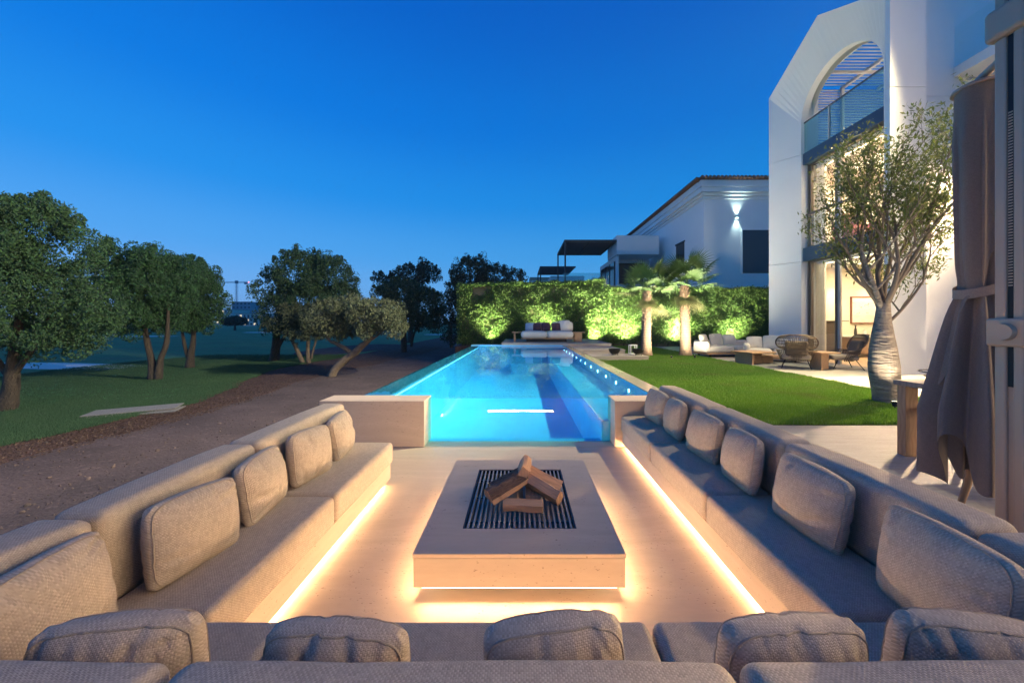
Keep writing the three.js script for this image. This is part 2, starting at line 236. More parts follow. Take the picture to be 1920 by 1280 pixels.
seat('grey beige middle seat cushion of the pool facing bench', -0.895, 0.487, -1.375, -0.835);
seat('grey beige corner seat cushion of the pool facing bench, lawn side', 0.503, 1.700, -1.375, -0.835);
back('grey beige back cushion on the golf side, at the open bench end', -1.93, -1.70, -3.41, -2.285);
back('grey beige back cushion in the middle of the golf side bench', -1.93, -1.70, -2.275, -1.425);
back('grey beige back cushion of the golf side bench in the corner', -1.93, -1.70, -1.415, -0.85);
back('grey beige back cushion on the lawn side, nearest the pool', 1.70, 1.93, -4.37, -3.245);
back('grey beige back cushion on the lawn side, second from the pool', 1.70, 1.93, -3.235, -2.305);
back('grey beige back cushion on the lawn side, third from the pool', 1.70, 1.93, -2.295, -1.345);
back('grey beige back cushion of the lawn side bench in the corner', 1.70, 1.93, -1.335, -0.85);
back('grey beige back cushion of the pool facing bench, golf side end', -1.93, -0.802, -0.832, -0.61);
back('grey beige middle back cushion of the pool facing bench', -0.79, 0.484, -0.832, -0.61);
back('grey beige back cushion of the pool facing bench, lawn side end', 0.496, 1.93, -0.832, -0.61);
const nth = ['first', 'second', 'third', 'fourth', 'fifth', 'sixth'];
[[-1.55, -3.08, 0.38, 0.375], [-1.54, -2.60, 0.40, 0.38], [-1.55, -2.15, 0.39, 0.375], [-1.535, -1.67, 0.42, 0.37], [-1.545, -1.15, 0.46, 0.39]].forEach(([x, z, w, h], i) =>
  soft('pillow', 'square beige woven pillow on the golf side bench, ' + nth[i] + ' from its open end', 'pillow', pillowShape(w, h, 0.2, 11 + i), fabric, x, 0.395, z, Math.PI / 2 + [0.12, -0.14, 0.10, -0.12, 0.16][i], -0.15, [0.05, -0.05, 0.04, -0.06, 0.02][i], pilG));
[[1.54, -4.08, 0.40, 0.385], [1.545, -3.58, 0.40, 0.385], [1.54, -3.02, 0.41, 0.39], [1.54, -2.50, 0.42, 0.395], [1.545, -1.93, 0.43, 0.40], [1.54, -1.31, 0.48, 0.405]].forEach(([x, z, w, h], i) =>
  soft('pillow', 'square beige woven pillow on the lawn side bench, ' + nth[i] + ' from the pool', 'pillow', pillowShape(w, h, 0.2, 31 + i), fabric, x, 0.395, z, -Math.PI / 2 + [0.14, -0.08, 0.12, -0.1, 0.09, -0.12][i], -0.15, [-0.06, 0.05, -0.04, 0.05, -0.06, 0.03][i], pilG));
[[-1.07, 0.40], [-0.49, 0.395], [0.105, 0.385], [0.71, 0.405], [1.20, 0.42]].forEach(([x, w], i) =>
  soft('pillow', 'square beige woven pillow on the pool facing bench, ' + nth[i] + ' from the golf side', 'pillow', pillowShape(w, 0.385 + [0.005, -0.012, 0.005, 0, 0.004][i], 0.2, 51 + i), fabric, x, 0.394, -0.955, Math.PI + [0.16, -0.04, 0.05, 0.06, -0.14][i], -0.08, [0.02, 0.02, -0.07, 0.01, 0.04][i], pilG));

// ---------------------------------------------------------------- fire table with grate and logs
{
  const x0 = -0.598, x1 = 0.578, z0 = -3.272, z1 = -1.942, gx0 = -0.365, gx1 = 0.345, gz0 = -3.06, gz1 = -2.18, top = 0.276;
  const o = thing('fire_table', 'square travertine fire table floating on a lit recess in the middle of the lounge', 'fire pit', V((x0 + x1) / 2, 0, (z0 + z1) / 2));
  const ring = (a, b, c, d, y0, y1) => { const s = new THREE.Shape([[a, -c], [b, -c], [b, -d], [a, -d]].map((p) => new THREE.Vector2(...p))); s.holes.push(new THREE.Path([[gx0, -gz0], [gx0, -gz1], [gx1, -gz1], [gx1, -gz0]].map((p) => new THREE.Vector2(...p)))); const g = new THREE.ExtrudeGeometry(s, { depth: y1 - y0, bevelEnabled: false }); g.rotateX(-Math.PI / 2); g.translate(0, y0, 0); return boxUV(g); };
  part(o, 'top_slab', ring(x0, x1, z0, z1, top - 0.025, top), travertine, 'grey brown honed stone top with a square opening');
  part(o, 'front_edge', merge([box(x0, x1, top - 0.0235, top - 0.0015, z1, z1 + 0.0025), box(x0 - 0.0025, x0, top - 0.0235, top - 0.0015, z0, z1), box(x1, x1 + 0.0025, top - 0.0235, top - 0.0015, z0, z1)]), travertine);
  part(o, 'body', merge([box(x0 + 0.003, x1 - 0.003, 0.09, top - 0.028, z1 - 0.05, z1), box(x0 + 0.003, x1 - 0.003, 0.09, top - 0.028, z0, z0 + 0.05), box(x0 + 0.003, x0 + 0.05, 0.09, top - 0.028, z0 + 0.05, z1 - 0.05), box(x1 - 0.05, x1 - 0.003, 0.09, top - 0.028, z0 + 0.05, z1 - 0.05), box(x0 + 0.05, x1 - 0.05, 0.09, 0.11, z0 + 0.05, z1 - 0.05)]), travertine);
  part(o, 'recessed_foot', box(x0 + 0.2, x1 - 0.2, 0.001, 0.0895, z0 + 0.2, z1 - 0.2), travertine);
  const g = part(o, 'grate', merge([box(gx0 + 0.002, gx1 - 0.002, top - 0.03, top - 0.004, gz1 - 0.012, gz1 - 0.002), box(gx0 + 0.002, gx1 - 0.002, top - 0.03, top - 0.004, gz0 + 0.002, gz0 + 0.012), box(gx0 + 0.002, gx0 + 0.012, top - 0.03, top - 0.004, gz0 + 0.012, gz1 - 0.012), box(gx1 - 0.012, gx1 - 0.002, top - 0.03, top - 0.004, gz0 + 0.012, gz1 - 0.012)]), mat({ color: lin(0.05, 0.05, 0.055), roughness: 0.4, metalness: 0.7 }), 'dark steel grate of parallel bars');
  const barM = mat({ color: lin(0.34, 0.30, 0.27), roughness: 0.5, metalness: 0.3 });
  for (let i = 0; i < 21; i++) { const x = gx0 + 0.03 + (gx1 - gx0 - 0.06) * i / 20; part(g, 'bar', box(x - 0.0065, x + 0.0065, top - 0.02, top - 0.005, gz0 + 0.0125, gz1 - 0.0125, 0.002), barM); }
  for (const z of [-2.30, -2.62, -2.9]) part(g, 'cross_bar', box(gx0 + 0.0125, gx1 - 0.0125, top - 0.033, top - 0.021, z - 0.006, z + 0.006), barM);
  for (const [a, b, c, d, nx, nz] of [[x0 + 0.04, x1 - 0.04, z1 - 0.036, z1 - 0.036, 0, 1], [x0 + 0.04, x1 - 0.04, z0 + 0.036, z0 + 0.036, 0, -1], [x0 + 0.036, x0 + 0.036, z0 + 0.04, z1 - 0.04, -1, 0], [x1 - 0.036, x1 - 0.036, z0 + 0.04, z1 - 0.04, 1, 0]]) {
    part(o, 'led_strip', nx ? box(a, a + nx * 0.006, 0.064, 0.0895, c, d) : box(a, b, 0.064, 0.0895, c, c + nz * 0.006), ledMat);
    const m = V((a + b) / 2 + nx * 0.01, 0.070, (c + d) / 2 + nz * 0.01); areaLight('led_light', WARM, LED * 1.15, Math.hypot(b - a, d - c), 0.012, m, m.clone().add(V(nx, 0.15, nz)));
  }
  // split logs: cut faces pale, bark on one side
  const cutWood = mat({ map: sized(woodColor, 0.25), color: lin(1.7, 1.55, 1.45), roughness: 0.8 }), barkWood = mat({ map: sized(barkColor, 0.22), bumpMap: sized(barkBump, 0.22), bumpScale: 0.012, color: lin(2.2, 1.7, 1.4), roughness: 0.95 });
  const log = (label, a, b, r, prof, roll, s) => {                                    // prof: outline points [angle, radius]; the last span of it is bark
    const n = 14, dir = b.clone().sub(a), L = dir.length(), q = new THREE.Quaternion().setFromUnitVectors(V(0, 0, 1), dir.clone().normalize()).multiply(new THREE.Quaternion().setFromAxisAngle(V(0, 0, 1), roll)), P = (k, i) => { const [an, ra] = prof[k % prof.length], t = i / n, wob = 1 + 0.5 * (n3(an * 2 + s, t * 3, s, s) - 0.5) + (ra > 0.85 ? 0.42 * (n3(an * 5, t * 12 + s, 1, s + 2) - 0.5) : 0); return V(Math.cos(an) * ra * r * wob, Math.sin(an) * ra * r * wob, t * L).applyQuaternion(q).add(a); };
    const cut = [], brk = [], cuv = [], buv = [];
    for (let k = 0; k < prof.length; k++) for (let i = 0; i < n; i++) { const isB = prof[k][1] > 0.85 && prof[(k + 1) % prof.length][1] > 0.85, l = isB ? brk : cut, c = [P(k, i), P(k + 1, i), P(k + 1, i + 1), P(k, i + 1)]; const w = isB ? buv : cuv, ku = k * 0.07 + s * 0.13; for (const j of [0, 1, 2, 0, 2, 3]) { l.push(c[j].x, c[j].y, c[j].z); w.push(ku + (j === 1 || j === 2 ? 0.07 : 0), (i + (j > 1 ? 1 : 0)) / n * L); } }
    for (const [i, f] of [[0, 1], [n, 0]]) { const c = V(); for (let k = 0; k < prof.length; k++) c.add(P(k, i)); c.multiplyScalar(1 / prof.length); for (let k = 0; k < prof.length; k++) { const p = P(k, i), w = P(k + 1, i); for (const v of f ? [c, w, p] : [c, p, w]) { cut.push(v.x, v.y, v.z); cuv.push(v.x * 0.6 + s, v.y * 0.15); } } }
    const base = a.clone().lerp(b, 0.5), t = thing('firewood_log', label, 'log', base, 'split logs stacked on the grate');
    const gm = (l, w) => { const g = tri(l); g.setAttribute('uv', new THREE.Float32BufferAttribute(w, 2)); return g; }; part(t, 'cut_wood', gm(cut, cuv), cutWood); if (brk.length) part(t, 'bark', gm(brk, buv), barkWood);
  };
  const wedge = [[0, 0.12], [-0.9, 0.9], [-0.5, 1], [-0.1, 1.02], [0.3, 1], [0.7, 0.92]], slab = [[0.42, 0.82], [1.2, 0.52], [2.6, 0.80], [3.05, 0.74], [3.75, 0.84], [4.6, 0.44], [5.8, 0.78]], half = [[0, 0.84], [0.5, 0.98], [1.05, 1], [1.6, 1.02], [2.1, 1], [2.65, 0.97], [3.14, 0.84]];
  const y = top + 0.002, S = (x, h, z) => V(x * 1.0, y + h * 0.74, (z + 2.58) * 0.84 - 2.58);
  log('bark covered split log leaning on the left of the stack', S(-0.22, 0.052, -2.42), S(0.03, 0.17, -2.60), 0.076, half, 0.6, 3);
  log('dark thin log behind the bark covered one', S(-0.22, 0.045, -2.62), S(0.02, 0.16, -2.78), 0.049, half, 1.2, 5);
  log('broad pale split log leaning on the right of the stack', S(0.27, 0.058, -2.44), S(0.04, 0.165, -2.62), 0.089, slab, 0.25, 7);
  log('narrow pale log behind the broad leaning one', S(0.30, 0.05, -2.66), S(0.04, 0.18, -2.76), 0.067, half, 2.2, 9);
  log('small pale log lying flat across the front of the stack', S(-0.12, 0.04, -2.38), S(0.15, 0.04, -2.35), 0.052, slab, 0.15, 11);
  log('short log under the stack with its cut end showing', S(-0.03, 0.055, -2.48), S(-0.03, 0.06, -2.80), 0.067, wedge, 1.7, 13);
  log('second short log under the stack beside the first', S(0.09, 0.052, -2.50), S(0.10, 0.055, -2.80), 0.067, half, 3.6, 15);
  log('square cut block lying on top of the stack', S(0.015, 0.232, -2.53), S(0.03, 0.245, -2.80), 0.076, slab, 0.1, 17);
}

// ---------------------------------------------------------------- pool
{
  const tileC = texture(512, (u, v) => { const k = 0.9 + 0.16 * fbm(u * 8, v * 8, 81, 4, 8, 8) ; return [0.16 * k, 0.46 * k, 0.68 * k]; });
  const poolStone = mat({ map: sized(tileC, 1.7), roughness: 0.6 }), weirStone = mat({ color: lin(0.12, 0.22, 0.24), roughness: 0.5 });
  const wetStone = mat({ map: sized(paveColor, 2.3), roughness: 0.1 });
  const o = thing('swimming_pool', 'long raised swimming pool with a glass front and an overflowing edge towards the golf course', 'swimming pool', V(-0.2, GROUND, -9.8));
  part(o, 'floor', box(-1.83, 1.78, -0.9, -0.42, -15.1, -4.62), poolStone);
  part(o, 'overflow_wall', box(-2.15, -1.83, GROUND - 0.05, WATER - 0.012, -15.1, -4.735, 0.01), weirStone, 'dark stone overflow wall just under the water');
  part(o, 'inner_face', box(-1.83, -1.815, -0.62, WATER - 0.03, -15.1, -4.745), poolStone);
  part(o, 'side_wall', box(1.78, 2.02, -0.9, WATER + 0.002, -15.3, -4.745), poolStone);
  part(o, 'ledge', box(1.06, 1.78, -0.62, 0.26, -15.1, -4.635, 0.012), poolStone, 'pale shelf along the lawn side with pools of lamp light');
  part(o, 'end_wall', box(-2.15, 2.02, -0.9, WATER + 0.03, -15.5, -15.1), poolStone);
  part(o, 'step', box(-0.85, 1.06, -0.62, 0.30, -15.1, -14.2, 0.012), poolStone); part(o, 'step', box(-0.4, 1.06, -0.62, 0.0, -14.2, -13.4, 0.012), poolStone);
  part(o, 'coping', box(1.776, 2.04, WATER + 0.003, WATER + 0.018, -15.3, -4.745, 0.004), wetStone, 'dark wet stone coping beside the lawn');
  part(o, 'front_wall', box(-2.52, -1.21, 0.0015, 0.575, -4.74, -4.39, 0.005), travertine, 'travertine end wall left of the glass'); part(o, 'front_wall', box(1.17, 1.94, 0.0015, 0.575, -4.74, -4.39, 0.005), travertine, 'travertine end wall right of the glass');
  part(o, 'front_footing', box(-2.15, 2.02, -0.9, -0.002, -4.74, -4.621), poolStone);
  part(o, 'glass_front', box(-1.209, 1.169, 0.002, WATER + 0.03, -4.585, -4.565), poolGlass, 'clear acrylic window at the lounge end');
  const strip = mat({ color: lin(0.7, 0.9, 1), emissive: lin(0.45, 0.85, 1), emissiveIntensity: 2.0 });
  part(o, 'led_strip', box(-1.8149, -1.807, WATER - 0.075, WATER - 0.055, -15.05, -4.80), strip);
  areaLight('pool_led_light', lin(0.015, 0.52, 1), 60, 10.2, 0.03, V(-1.80, WATER - 0.065, -9.92), V(0, WATER - 0.75, -9.92));
  part(o, 'led_strip', box(-1.15, 1.0, -0.41, -0.395, -4.66, -4.645), strip); areaLight('pool_led_light', lin(0.015, 0.52, 1), 40, 2.1, 0.03, V(-0.08, -0.39, -4.67), V(-0.08, -0.1, -5.4));  // second strip is unseen below the sill, placed to brighten the near pool floor
  const lampRim = mat({ color: lin(0.5, 0.5, 0.5), metalness: 0.9, roughness: 0.3 }), lampLens = mat({ color: lin(0.9, 0.95, 1), emissive: lin(0.7, 0.92, 1), emissiveIntensity: 14 });
  for (let i = 0; i < 13; i++) {
    const z = -4.98 - i * 0.78, l = part(o, 'wall_lamp', boxUV(new THREE.CylinderGeometry(0.035, 0.035, 0.012, 16).rotateZ(Math.PI / 2).translate(1.773, 0.44, z)), lampRim);
    part(l, 'lens', boxUV(new THREE.CylinderGeometry(0.026, 0.026, 0.006, 16).rotateZ(Math.PI / 2).translate(1.764, 0.44, z)), lampLens);
    areaLight('pool_lamp_light', lin(0.55, 0.9, 1), 75, 0.045, 0.045, V(1.755, 0.44, z), V(1.45, 0.20, z));
  }
  // water: one closed body with a faintly rippled surface
  const x0 = -2.148, x1 = 1.79, z0 = -15.11, z1 = -4.60, y0 = -0.44, nx = 60, nz = 160, pos = [], idx = [];
  for (let j = 0; j <= nz; j++) for (let i = 0; i <= nx; i++) { const x = x0 + (x1 - x0) * i / nx, z = z0 + (z1 - z0) * j / nz, e = (i % nx && j % nz) ? 1 : 0; pos.push(x, WATER + e * 0.0022 * (fbm(x * 1.3 + 7, z * 1.0 + 40, 91, 3) - 0.5), z); }
  for (let j = 0; j < nz; j++) for (let i = 0; i < nx; i++) { const a = j * (nx + 1) + i, b = a + nx + 1; idx.push(a, b, a + 1, b, b + 1, a + 1); }
  const top = new THREE.BufferGeometry(); top.setAttribute('position', new THREE.Float32BufferAttribute(pos, 3)); top.setIndex(idx); top.computeVertexNormals();
  const q = []; const quad = (a, b, c, d) => { for (const v of [a, b, c, a, c, d]) q.push(...v); };
  const A = [x0, y0, z0], B = [x1, y0, z0], C = [x1, y0, z1], D = [x0, y0, z1], E = [x0, WATER, z0], Fq = [x1, WATER, z0], Gq = [x1, WATER, z1], Hq = [x0, WATER, z1];
  quad(A, B, C, D); quad(D, C, Gq, Hq); quad(B, A, E, Fq); quad(A, D, Hq, E); quad(C, B, Fq, Gq);
  const water = phys({ color: lin(0.36, 0.86, 0.99), transmission: 1, thickness: 0, roughness: 0.0, ior: 1.333 });
  structure('pool_water', merge([boxUV(plain(top)), tri(q)]), water);
}

const UNSEEN_WIN = 5;  // light strength of the unseen wing windows
// ---------------------------------------------------------------- villa with the arched portal
{
  const o = thing('villa', 'white villa with an arched gabled portal and lit glass storeys', 'house', V(10, PATIO, -11));
  const XO = 9.19, XI = 9.8, FO = -13.04, NO = -8.76, FI = -12.3, NI = -9.5, EAVE = 9.85, APEX = 11.07, MID = -10.9, SPR = 8.5, R = 1.4;
  // splayed frame: panels between the outer outline and the arched opening, with open joints
  const panel = (name, a, b, c, d, back = 0.22) => { const m = [a, b, c, d], q = m.map((p) => p.clone().add(V(back, 0, 0))); return part(o, name, hexa([...m, ...q]), plaster); };
  const jy = [PATIO, 3.68, 7.42, SPR], g = 0.007;
  const outerAt = (y, far) => V(XO, y, far ? FO : NO), innerAt = (y, far) => V(XI, y, far ? FI : NI);
  for (const far of [true, false]) for (let i = 0; i < 3; i++) { const y0 = jy[i] + (i ? g : 0), y1 = jy[i + 1] - (i < 2 ? g : 0); panel('wall_panel', outerAt(y0, far), innerAt(y0, far), innerAt(y1, far), outerAt(i === 2 ? EAVE : y1, far)); }
  const n = 28, inner = [], outer = [];
  for (let i = 0; i <= n; i++) { const a = Math.PI * i / n; inner.push(V(XI, SPR + R * Math.sin(a), MID - R * Math.cos(a))); const t = i / n, z = FO + (NO - FO) * t, k = 1 - Math.abs(t - 0.5) * 2; outer.push(V(XO, EAVE + (APEX - EAVE) * k, z)); }
  { const l = []; const tr = (a, b, c) => { for (const v of [a, b, c]) l.push(v.x, v.y, v.z); };
    for (let i = 0; i < n; i++) { const a = inner[i], b = inner[i + 1], c = outer[i + 1], d = outer[i]; tr(a, b, c); tr(a, c, d); const ab = a.clone(), bb = b.clone(); ab.x = bb.x = XI + 0.22; tr(a, ab, bb); tr(a, bb, b); const cb = c.clone(), db = d.clone(); cb.x = db.x = XI + 0.6; tr(d, c, cb); tr(d, cb, db); }
    part(o, 'gable', tri(l), plaster, 'white pointed gable round the arch'); }
  part(o, 'gable_core', merge([box(XI + 0.19, XI + 0.6, PATIO, EAVE, FO, FI - 0.003), box(XI + 0.19, XI + 0.3, PATIO, EAVE - 0.1, NI + 0.003, NO - 0.02)]), plaster);
  { const l = []; for (let i = 0; i < n; i++) { const a = inner[i], b = inner[i + 1], c = outer[i + 1], d = outer[i]; for (const v of [a, d, c, a, c, b]) l.push(XI + 0.4, v.y, v.z); } part(o, 'gable_back', tri(l), plaster); }
  // end wall beside the portal and the wing behind the umbrella
  const endWall = (y0, y1) => part(o, 'wall_panel', box(XO + 0.003, 10.09, y0, y1, NO - 0.12, NO + 0.002), plaster);
  endWall(PATIO, 7.42 - g); endWall(7.42 + g, 13.6);
  const wing = (y0, y1) => part(o, 'wall_panel', box(10.05, 17, y0, y1, -9.5, -9.12), plaster); wing(PATIO, 7.42 - g); wing(7.42 + g, 13.6);
  part(o, 'joint_backing', box(10.0, 16.9, 7.36, 7.48, -9.6, -9.16), mat({ color: lin(0.25, 0.24, 0.23) }));
  part(o, 'balcony_slab', box(11.2, 17, 7.9, 8.15, -9.10, -6.6), plaster);
  part(o, 'balcony_glass', box(11.22, 11.235, 8.15, 9.2, -9.10, -6.65), glass);
  // storeys: floor, ceiling, walls with thickness
  const roomWall = mat({ color: lin(0.72, 0.62, 0.47), roughness: 0.9, bumpMap: sized(plasterBump, 1.3), bumpScale: 0.002 }), ceilingM = mat({ color: lin(0.78, 0.73, 0.64) }), floorM = mat({ map: sized(woodColor, 0.9), color: lin(1.6, 1.7, 1.8), roughness: 0.5 });
  const ROOM = [[PATIO, 3.69], [4.16, 7.05]];
  ROOM.forEach(([y0, y1], i) => {
    part(o, 'room_floor', box(10.13, 15.2, y0 - 0.02 - (i ? 0.03 : 0), y0 + 0.004, -13.6, -9.62), floorM);
    part(o, 'room_ceiling', box(10.30, 15.2, y1 - 0.02, y1 + 0.36, -13.6, -9.62), ceilingM);
    part(o, 'room_wall', box(10.4, 15.2, y0, y1, -13.9, -13.6), roomWall); part(o, 'room_wall', box(15.2, 15.5, y0, y1, -13.9, -9.4), roomWall); part(o, 'room_wall', box(10.13, 15.2, y0, y1, -9.62, -9.51), roomWall);
    // cove light behind the glass, and unseen ceiling panels placed to light the rooms
    const cove = part(o, 'ceiling_cove', box(10.32, 10.62, y1 - 0.10, y1 - 0.021, -12.25, -9.66), ceilingM);
    part(cove, 'led_strip', box(10.40, 10.46, y1 - 0.112, y1 - 0.101, -12.2, -9.7), mat({ color: lin(1, 0.9, 0.7), emissive: lin(1, 0.83, 0.52), emissiveIntensity: 3.5 }));
    areaLight('cove_light', WARMWHITE, i ? 60 : 46, 2.5, 0.1, V(10.43, y1 - 0.125, -10.95), V(10.75, y1 - 1.1, -10.95));
    const lampP = part(o, 'unseen_ceiling_lamp', box(11.5, 13.3, y1 - 0.05, y1 - 0.021, -12.6, -10.6), mat({ color: lin(0.9, 0.85, 0.75), emissive: lin(1, 0.83, 0.55), emissiveIntensity: 1.2 })); void lampP;
    areaLight('unseen_room_light', WARMWHITE, i ? 24 : 12, 1.8, 2.0, V(12.4, y1 - 0.06, -11.6), V(12.4, 0, -11.6));
  });
  spot('unseen_room_spot', lin(1, 0.84, 0.6), 12, V(12.0, 3.55, -13.0), V(12.0, 1.6, -13.6), 0.5, 0.8, 2); spot('unseen_room_spot', lin(1, 0.84, 0.6), 9, V(13.35, 3.55, -12.7), V(13.35, 2.0, -13.6), 0.5, 0.8, 2);  // unseen spots placed to light the room wall and the painting
  // steel bands, window frames and panes in the opening
  const frameM = mat({ color: lin(0.16, 0.145, 0.13), roughness: 0.4, metalness: 0.6 }), frameW = mat({ color: lin(0.5, 0.47, 0.43), roughness: 0.5 });
  part(o, 'storey_band', box(9.86, 10.28, 3.69, 4.15, FI, NI), blueSteel, 'dark blue steel band between the storeys'); part(o, 'storey_band', box(9.86, 10.28, 7.05, 7.44, FI, NI), blueSteel, 'dark blue steel band under the terrace');
  ROOM.forEach(([y0, y1], i) => {
    const w = part(o, 'window', merge([box(10.02, 10.12, y0, y1, FI, FI + 0.06), box(10.02, 10.12, y0, y1, FI + 0.10, FI + 0.14), box(10.02, 10.12, y0, y1, NI - 0.06, NI), box(10.02, 10.12, y1 - 0.06, y1 - 0.001, FI + 0.14, NI - 0.06)]), frameM);
    part(w, 'mullion', box(10.01, 10.11, y0, y1 - 0.06, -11.22, -11.17), frameM); part(w, 'mullion', box(10.05, 10.12, y0, y1 - 0.06, -11.165, -11.09), frameW);
    part(w, 'pane', box(10.06, 10.07, y0 + 0.01, y1 - 0.06, FI + 0.14, -11.22), glass); part(w, 'pane', box(10.075, 10.085, y0 + 0.01, y1 - 0.06, -11.09, NI - 0.06), glass);
    if (i) part(w, 'transom', box(9.95, 10.0, 5.28, 5.34, FI, NI), frameM), part(w, 'balustrade_pane', box(9.97, 9.98, 4.17, 5.28, FI, NI), glass);
    const l = []; const r = rng(5 + i); const cz = [], N = 60; for (let k = 0; k <= N; k++) cz.push(V(10.34 + 0.05 * Math.sin(k * 1.15 + r() * 0.3), 0, FI - 0.25 + 0.62 * k / N)); for (let k = 0; k < N; k++) { const a = cz[k], b = cz[k + 1]; for (const [p, y] of [[a, y0], [b, y0], [b, y1 - 0.12], [a, y0], [b, y1 - 0.12], [a, y1 - 0.12]]) l.push(p.x, y + 0.01, p.z); }
    part(o, 'curtain', smooth(tri(l)), phys({ color: lin(0.75, 0.70, 0.60), roughness: 1, transmission: 0.35, thickness: 0 }));
  });
  // roof terrace: glass rail, louvre screen and louvre roof
  const railG = phys({ color: lin(0.55, 0.78, 0.82), transmission: 0.92, thickness: 0, roughness: 0.03 });
  const rail = part(o, 'terrace_rail', box(9.885, 9.925, 8.50, 8.54, FI, NI), frameM); part(rail, 'rail_pane', box(9.90, 9.912, 7.44, 8.50, FI + 0.01, -11.32), railG); part(rail, 'rail_pane', box(9.90, 9.912, 7.44, 8.50, -11.28, NI - 0.01), railG); part(rail, 'rail_post', box(9.88, 9.93, 7.44, 8.50, -11.32, -11.28), frameW);
  part(o, 'terrace_floor', box(10.28, 15.2, 7.36, 7.44, -13.6, -9.5), paving);
  const slatM = mat({ color: lin(0.60, 0.56, 0.53), roughness: 0.6 }), beamM = mat({ color: lin(0.72, 0.68, 0.62), roughness: 0.6 });
  const sg = new THREE.BoxGeometry(4.6, 0.035, 0.07), slatG = boxUV(sg);
  for (let i = 0; i < 26; i++) part(o, 'louvre', place(slatG, 12.6, 10.5, -13.25 + i * 0.15, 0, 0.5), slatM);
  for (let i = 0; i < 30; i++) part(o, 'louvre', place(slatG, 12.6, 7.55 + i * 0.098, -13.4, 0, 0.9), slatM);
  for (const x of [10.75, 12.1, 13.5]) part(o, 'louvre_beam', box(x, x + 0.09, 10.36, 10.46, -13.35, -9.2), beamM);
  for (const z of [-12.4, -10.9]) part(o, 'louvre_beam', box(10.3, 14.9, 10.30, 10.40, z, z + 0.08), beamM);
  for (const x of [10.75, 12.1]) part(o, 'louvre_post', box(x, x + 0.09, 7.44, 10.4, -13.34, -13.25), beamM);
  part(o, 'terrace_box', box(11.2, 12.0, 7.44, 7.95, -12.3, -11.8), cream);
  part(o, 'unseen_terrace_lamp', box(13.35, 13.45, 7.44, 7.66, -12.4, -10.0, 0.01), mat({ color: lin(0.9, 0.8, 0.6), emissive: lin(1, 0.82, 0.55), emissiveIntensity: 2 })); areaLight('unseen_terrace_light', WARMWHITE, 60, 2.4, 0.1, V(13.38, 7.68, -11.2), V(12.2, 10.4, -11.2));  // unseen lamp on the terrace, placed to light the louvres
  // unseen flood lamp behind the closed umbrella, placed to light lounge and lawn
  const fl = part(o, 'unseen_floodlight', box(11.86, 12.14, 5.0, 5.2, -9.11, -8.98, 0.02), blackMetal); part(fl, 'lens', box(11.89, 12.11, 5.03, 5.17, -8.979, -8.972), mat({ color: lin(1, 0.9, 0.7), emissive: lin(1, 0.8, 0.52), emissiveIntensity: 8 }));
  spot('unseen_floodlight_beam', lin(1, 0.74, 0.45), 650, V(12.0, 5.1, -8.95), V(3.0, 0.3, -4.2), 1.1, 0.6, 5);
  // unseen flood lamp above the frame, placed to light lawn and golf trees
  const f2 = part(o, 'unseen_floodlight', merge([box(9.15, 9.45, 10.3, 10.52, -7.75, -7.6, 0.02), box(9.28, 9.32, 10.40, 10.44, -8.76, -7.75)]), blackMetal); part(f2, 'lens', box(9.18, 9.42, 10.294, 10.2995, -7.73, -7.62), mat({ color: lin(1, 0.9, 0.7), emissive: lin(1, 0.8, 0.52), emissiveIntensity: 8 }));
  
  spot('unseen_floodlight_beam', lin(1, 0.86, 0.5), 700, V(9.35, 10.27, -7.66), V(4.4, 0.25, -8.6), 0.58, 0.7, 6);
  spot('unseen_floodlight_beam', lin(1, 0.92, 0.66), 1600, V(9.2, 10.27, -7.69), V(-18, 0, -11), 0.66, 0.6, 6);
  // unseen garden wing out of view, lit glass doors placed to warm the lounge
  const wz0 = -4.6, wz1 = 6.9; part(o, 'unseen_wing_wall', merge([box(11.3, 16.5, PATIO, 7.6, wz1, wz1 + 0.3), box(11.3, 16.5, PATIO, 7.6, wz0 - 0.3, wz0), box(16.2, 16.5, PATIO, 7.6, wz0, wz1), box(11.0, 16.5, 7.3, 7.7, wz0 - 0.3, wz1 + 0.3), box(11.0, 16.2, 3.4, 3.9, wz0, wz1)]), plaster);
  const glow = mat({ color: lin(0.8, 0.72, 0.6), emissive: lin(1, 0.74, 0.44), emissiveIntensity: 2.5 });
  for (const [y0, y1] of [[PATIO + 0.02, 3.38], [3.92, 7.28]]) {
    for (let k = 0; k < 5; k++) { const z = wz0 + (wz1 - wz0) * k / 5, zz = wz0 + (wz1 - wz0) * (k + 1) / 5, w = part(o, 'window', merge([box(11.2, 11.3, y0, y1, z, z + 0.08), box(11.2, 11.3, y0, y1, zz - 0.08, zz), box(11.2, 11.3, y1 - 0.08, y1, z + 0.08, zz - 0.08)]), frameM); part(w, 'pane', box(11.24, 11.25, y0, y1 - 0.08, z + 0.08, zz - 0.08), glass); }
    part(o, 'unseen_lit_window', box(11.62, 11.64, y0, y1, wz0 + 0.05, wz1 - 0.05), glow);
    areaLight('unseen_window_light', lin(1, 0.72, 0.42), UNSEEN_WIN, 11.2, y1 - y0 - 0.2, V(11.12, (y0 + y1) / 2, (wz0 + wz1) / 2), V(0, (y0 + y1) / 2, (wz0 + wz1) / 2));
  }
  // painting, console and vases in the room
  const pic = thing('painting', 'large pale abstract painting in a thin wooden frame inside the lit room', 'painting', V(13.25, 1.5, -13.58));
  part(pic, 'frame', merge([box(12.72, 13.78, 2.52, 2.56, -13.597, -13.54), box(12.72, 13.78, 1.52, 1.56, -13.597, -13.54), box(12.72, 12.76, 1.56, 2.52, -13.597, -13.54), box(13.74, 13.78, 1.56, 2.52, -13.597, -13.54)]), mat({ color: lin(0.28, 0.09, 0.05) }));
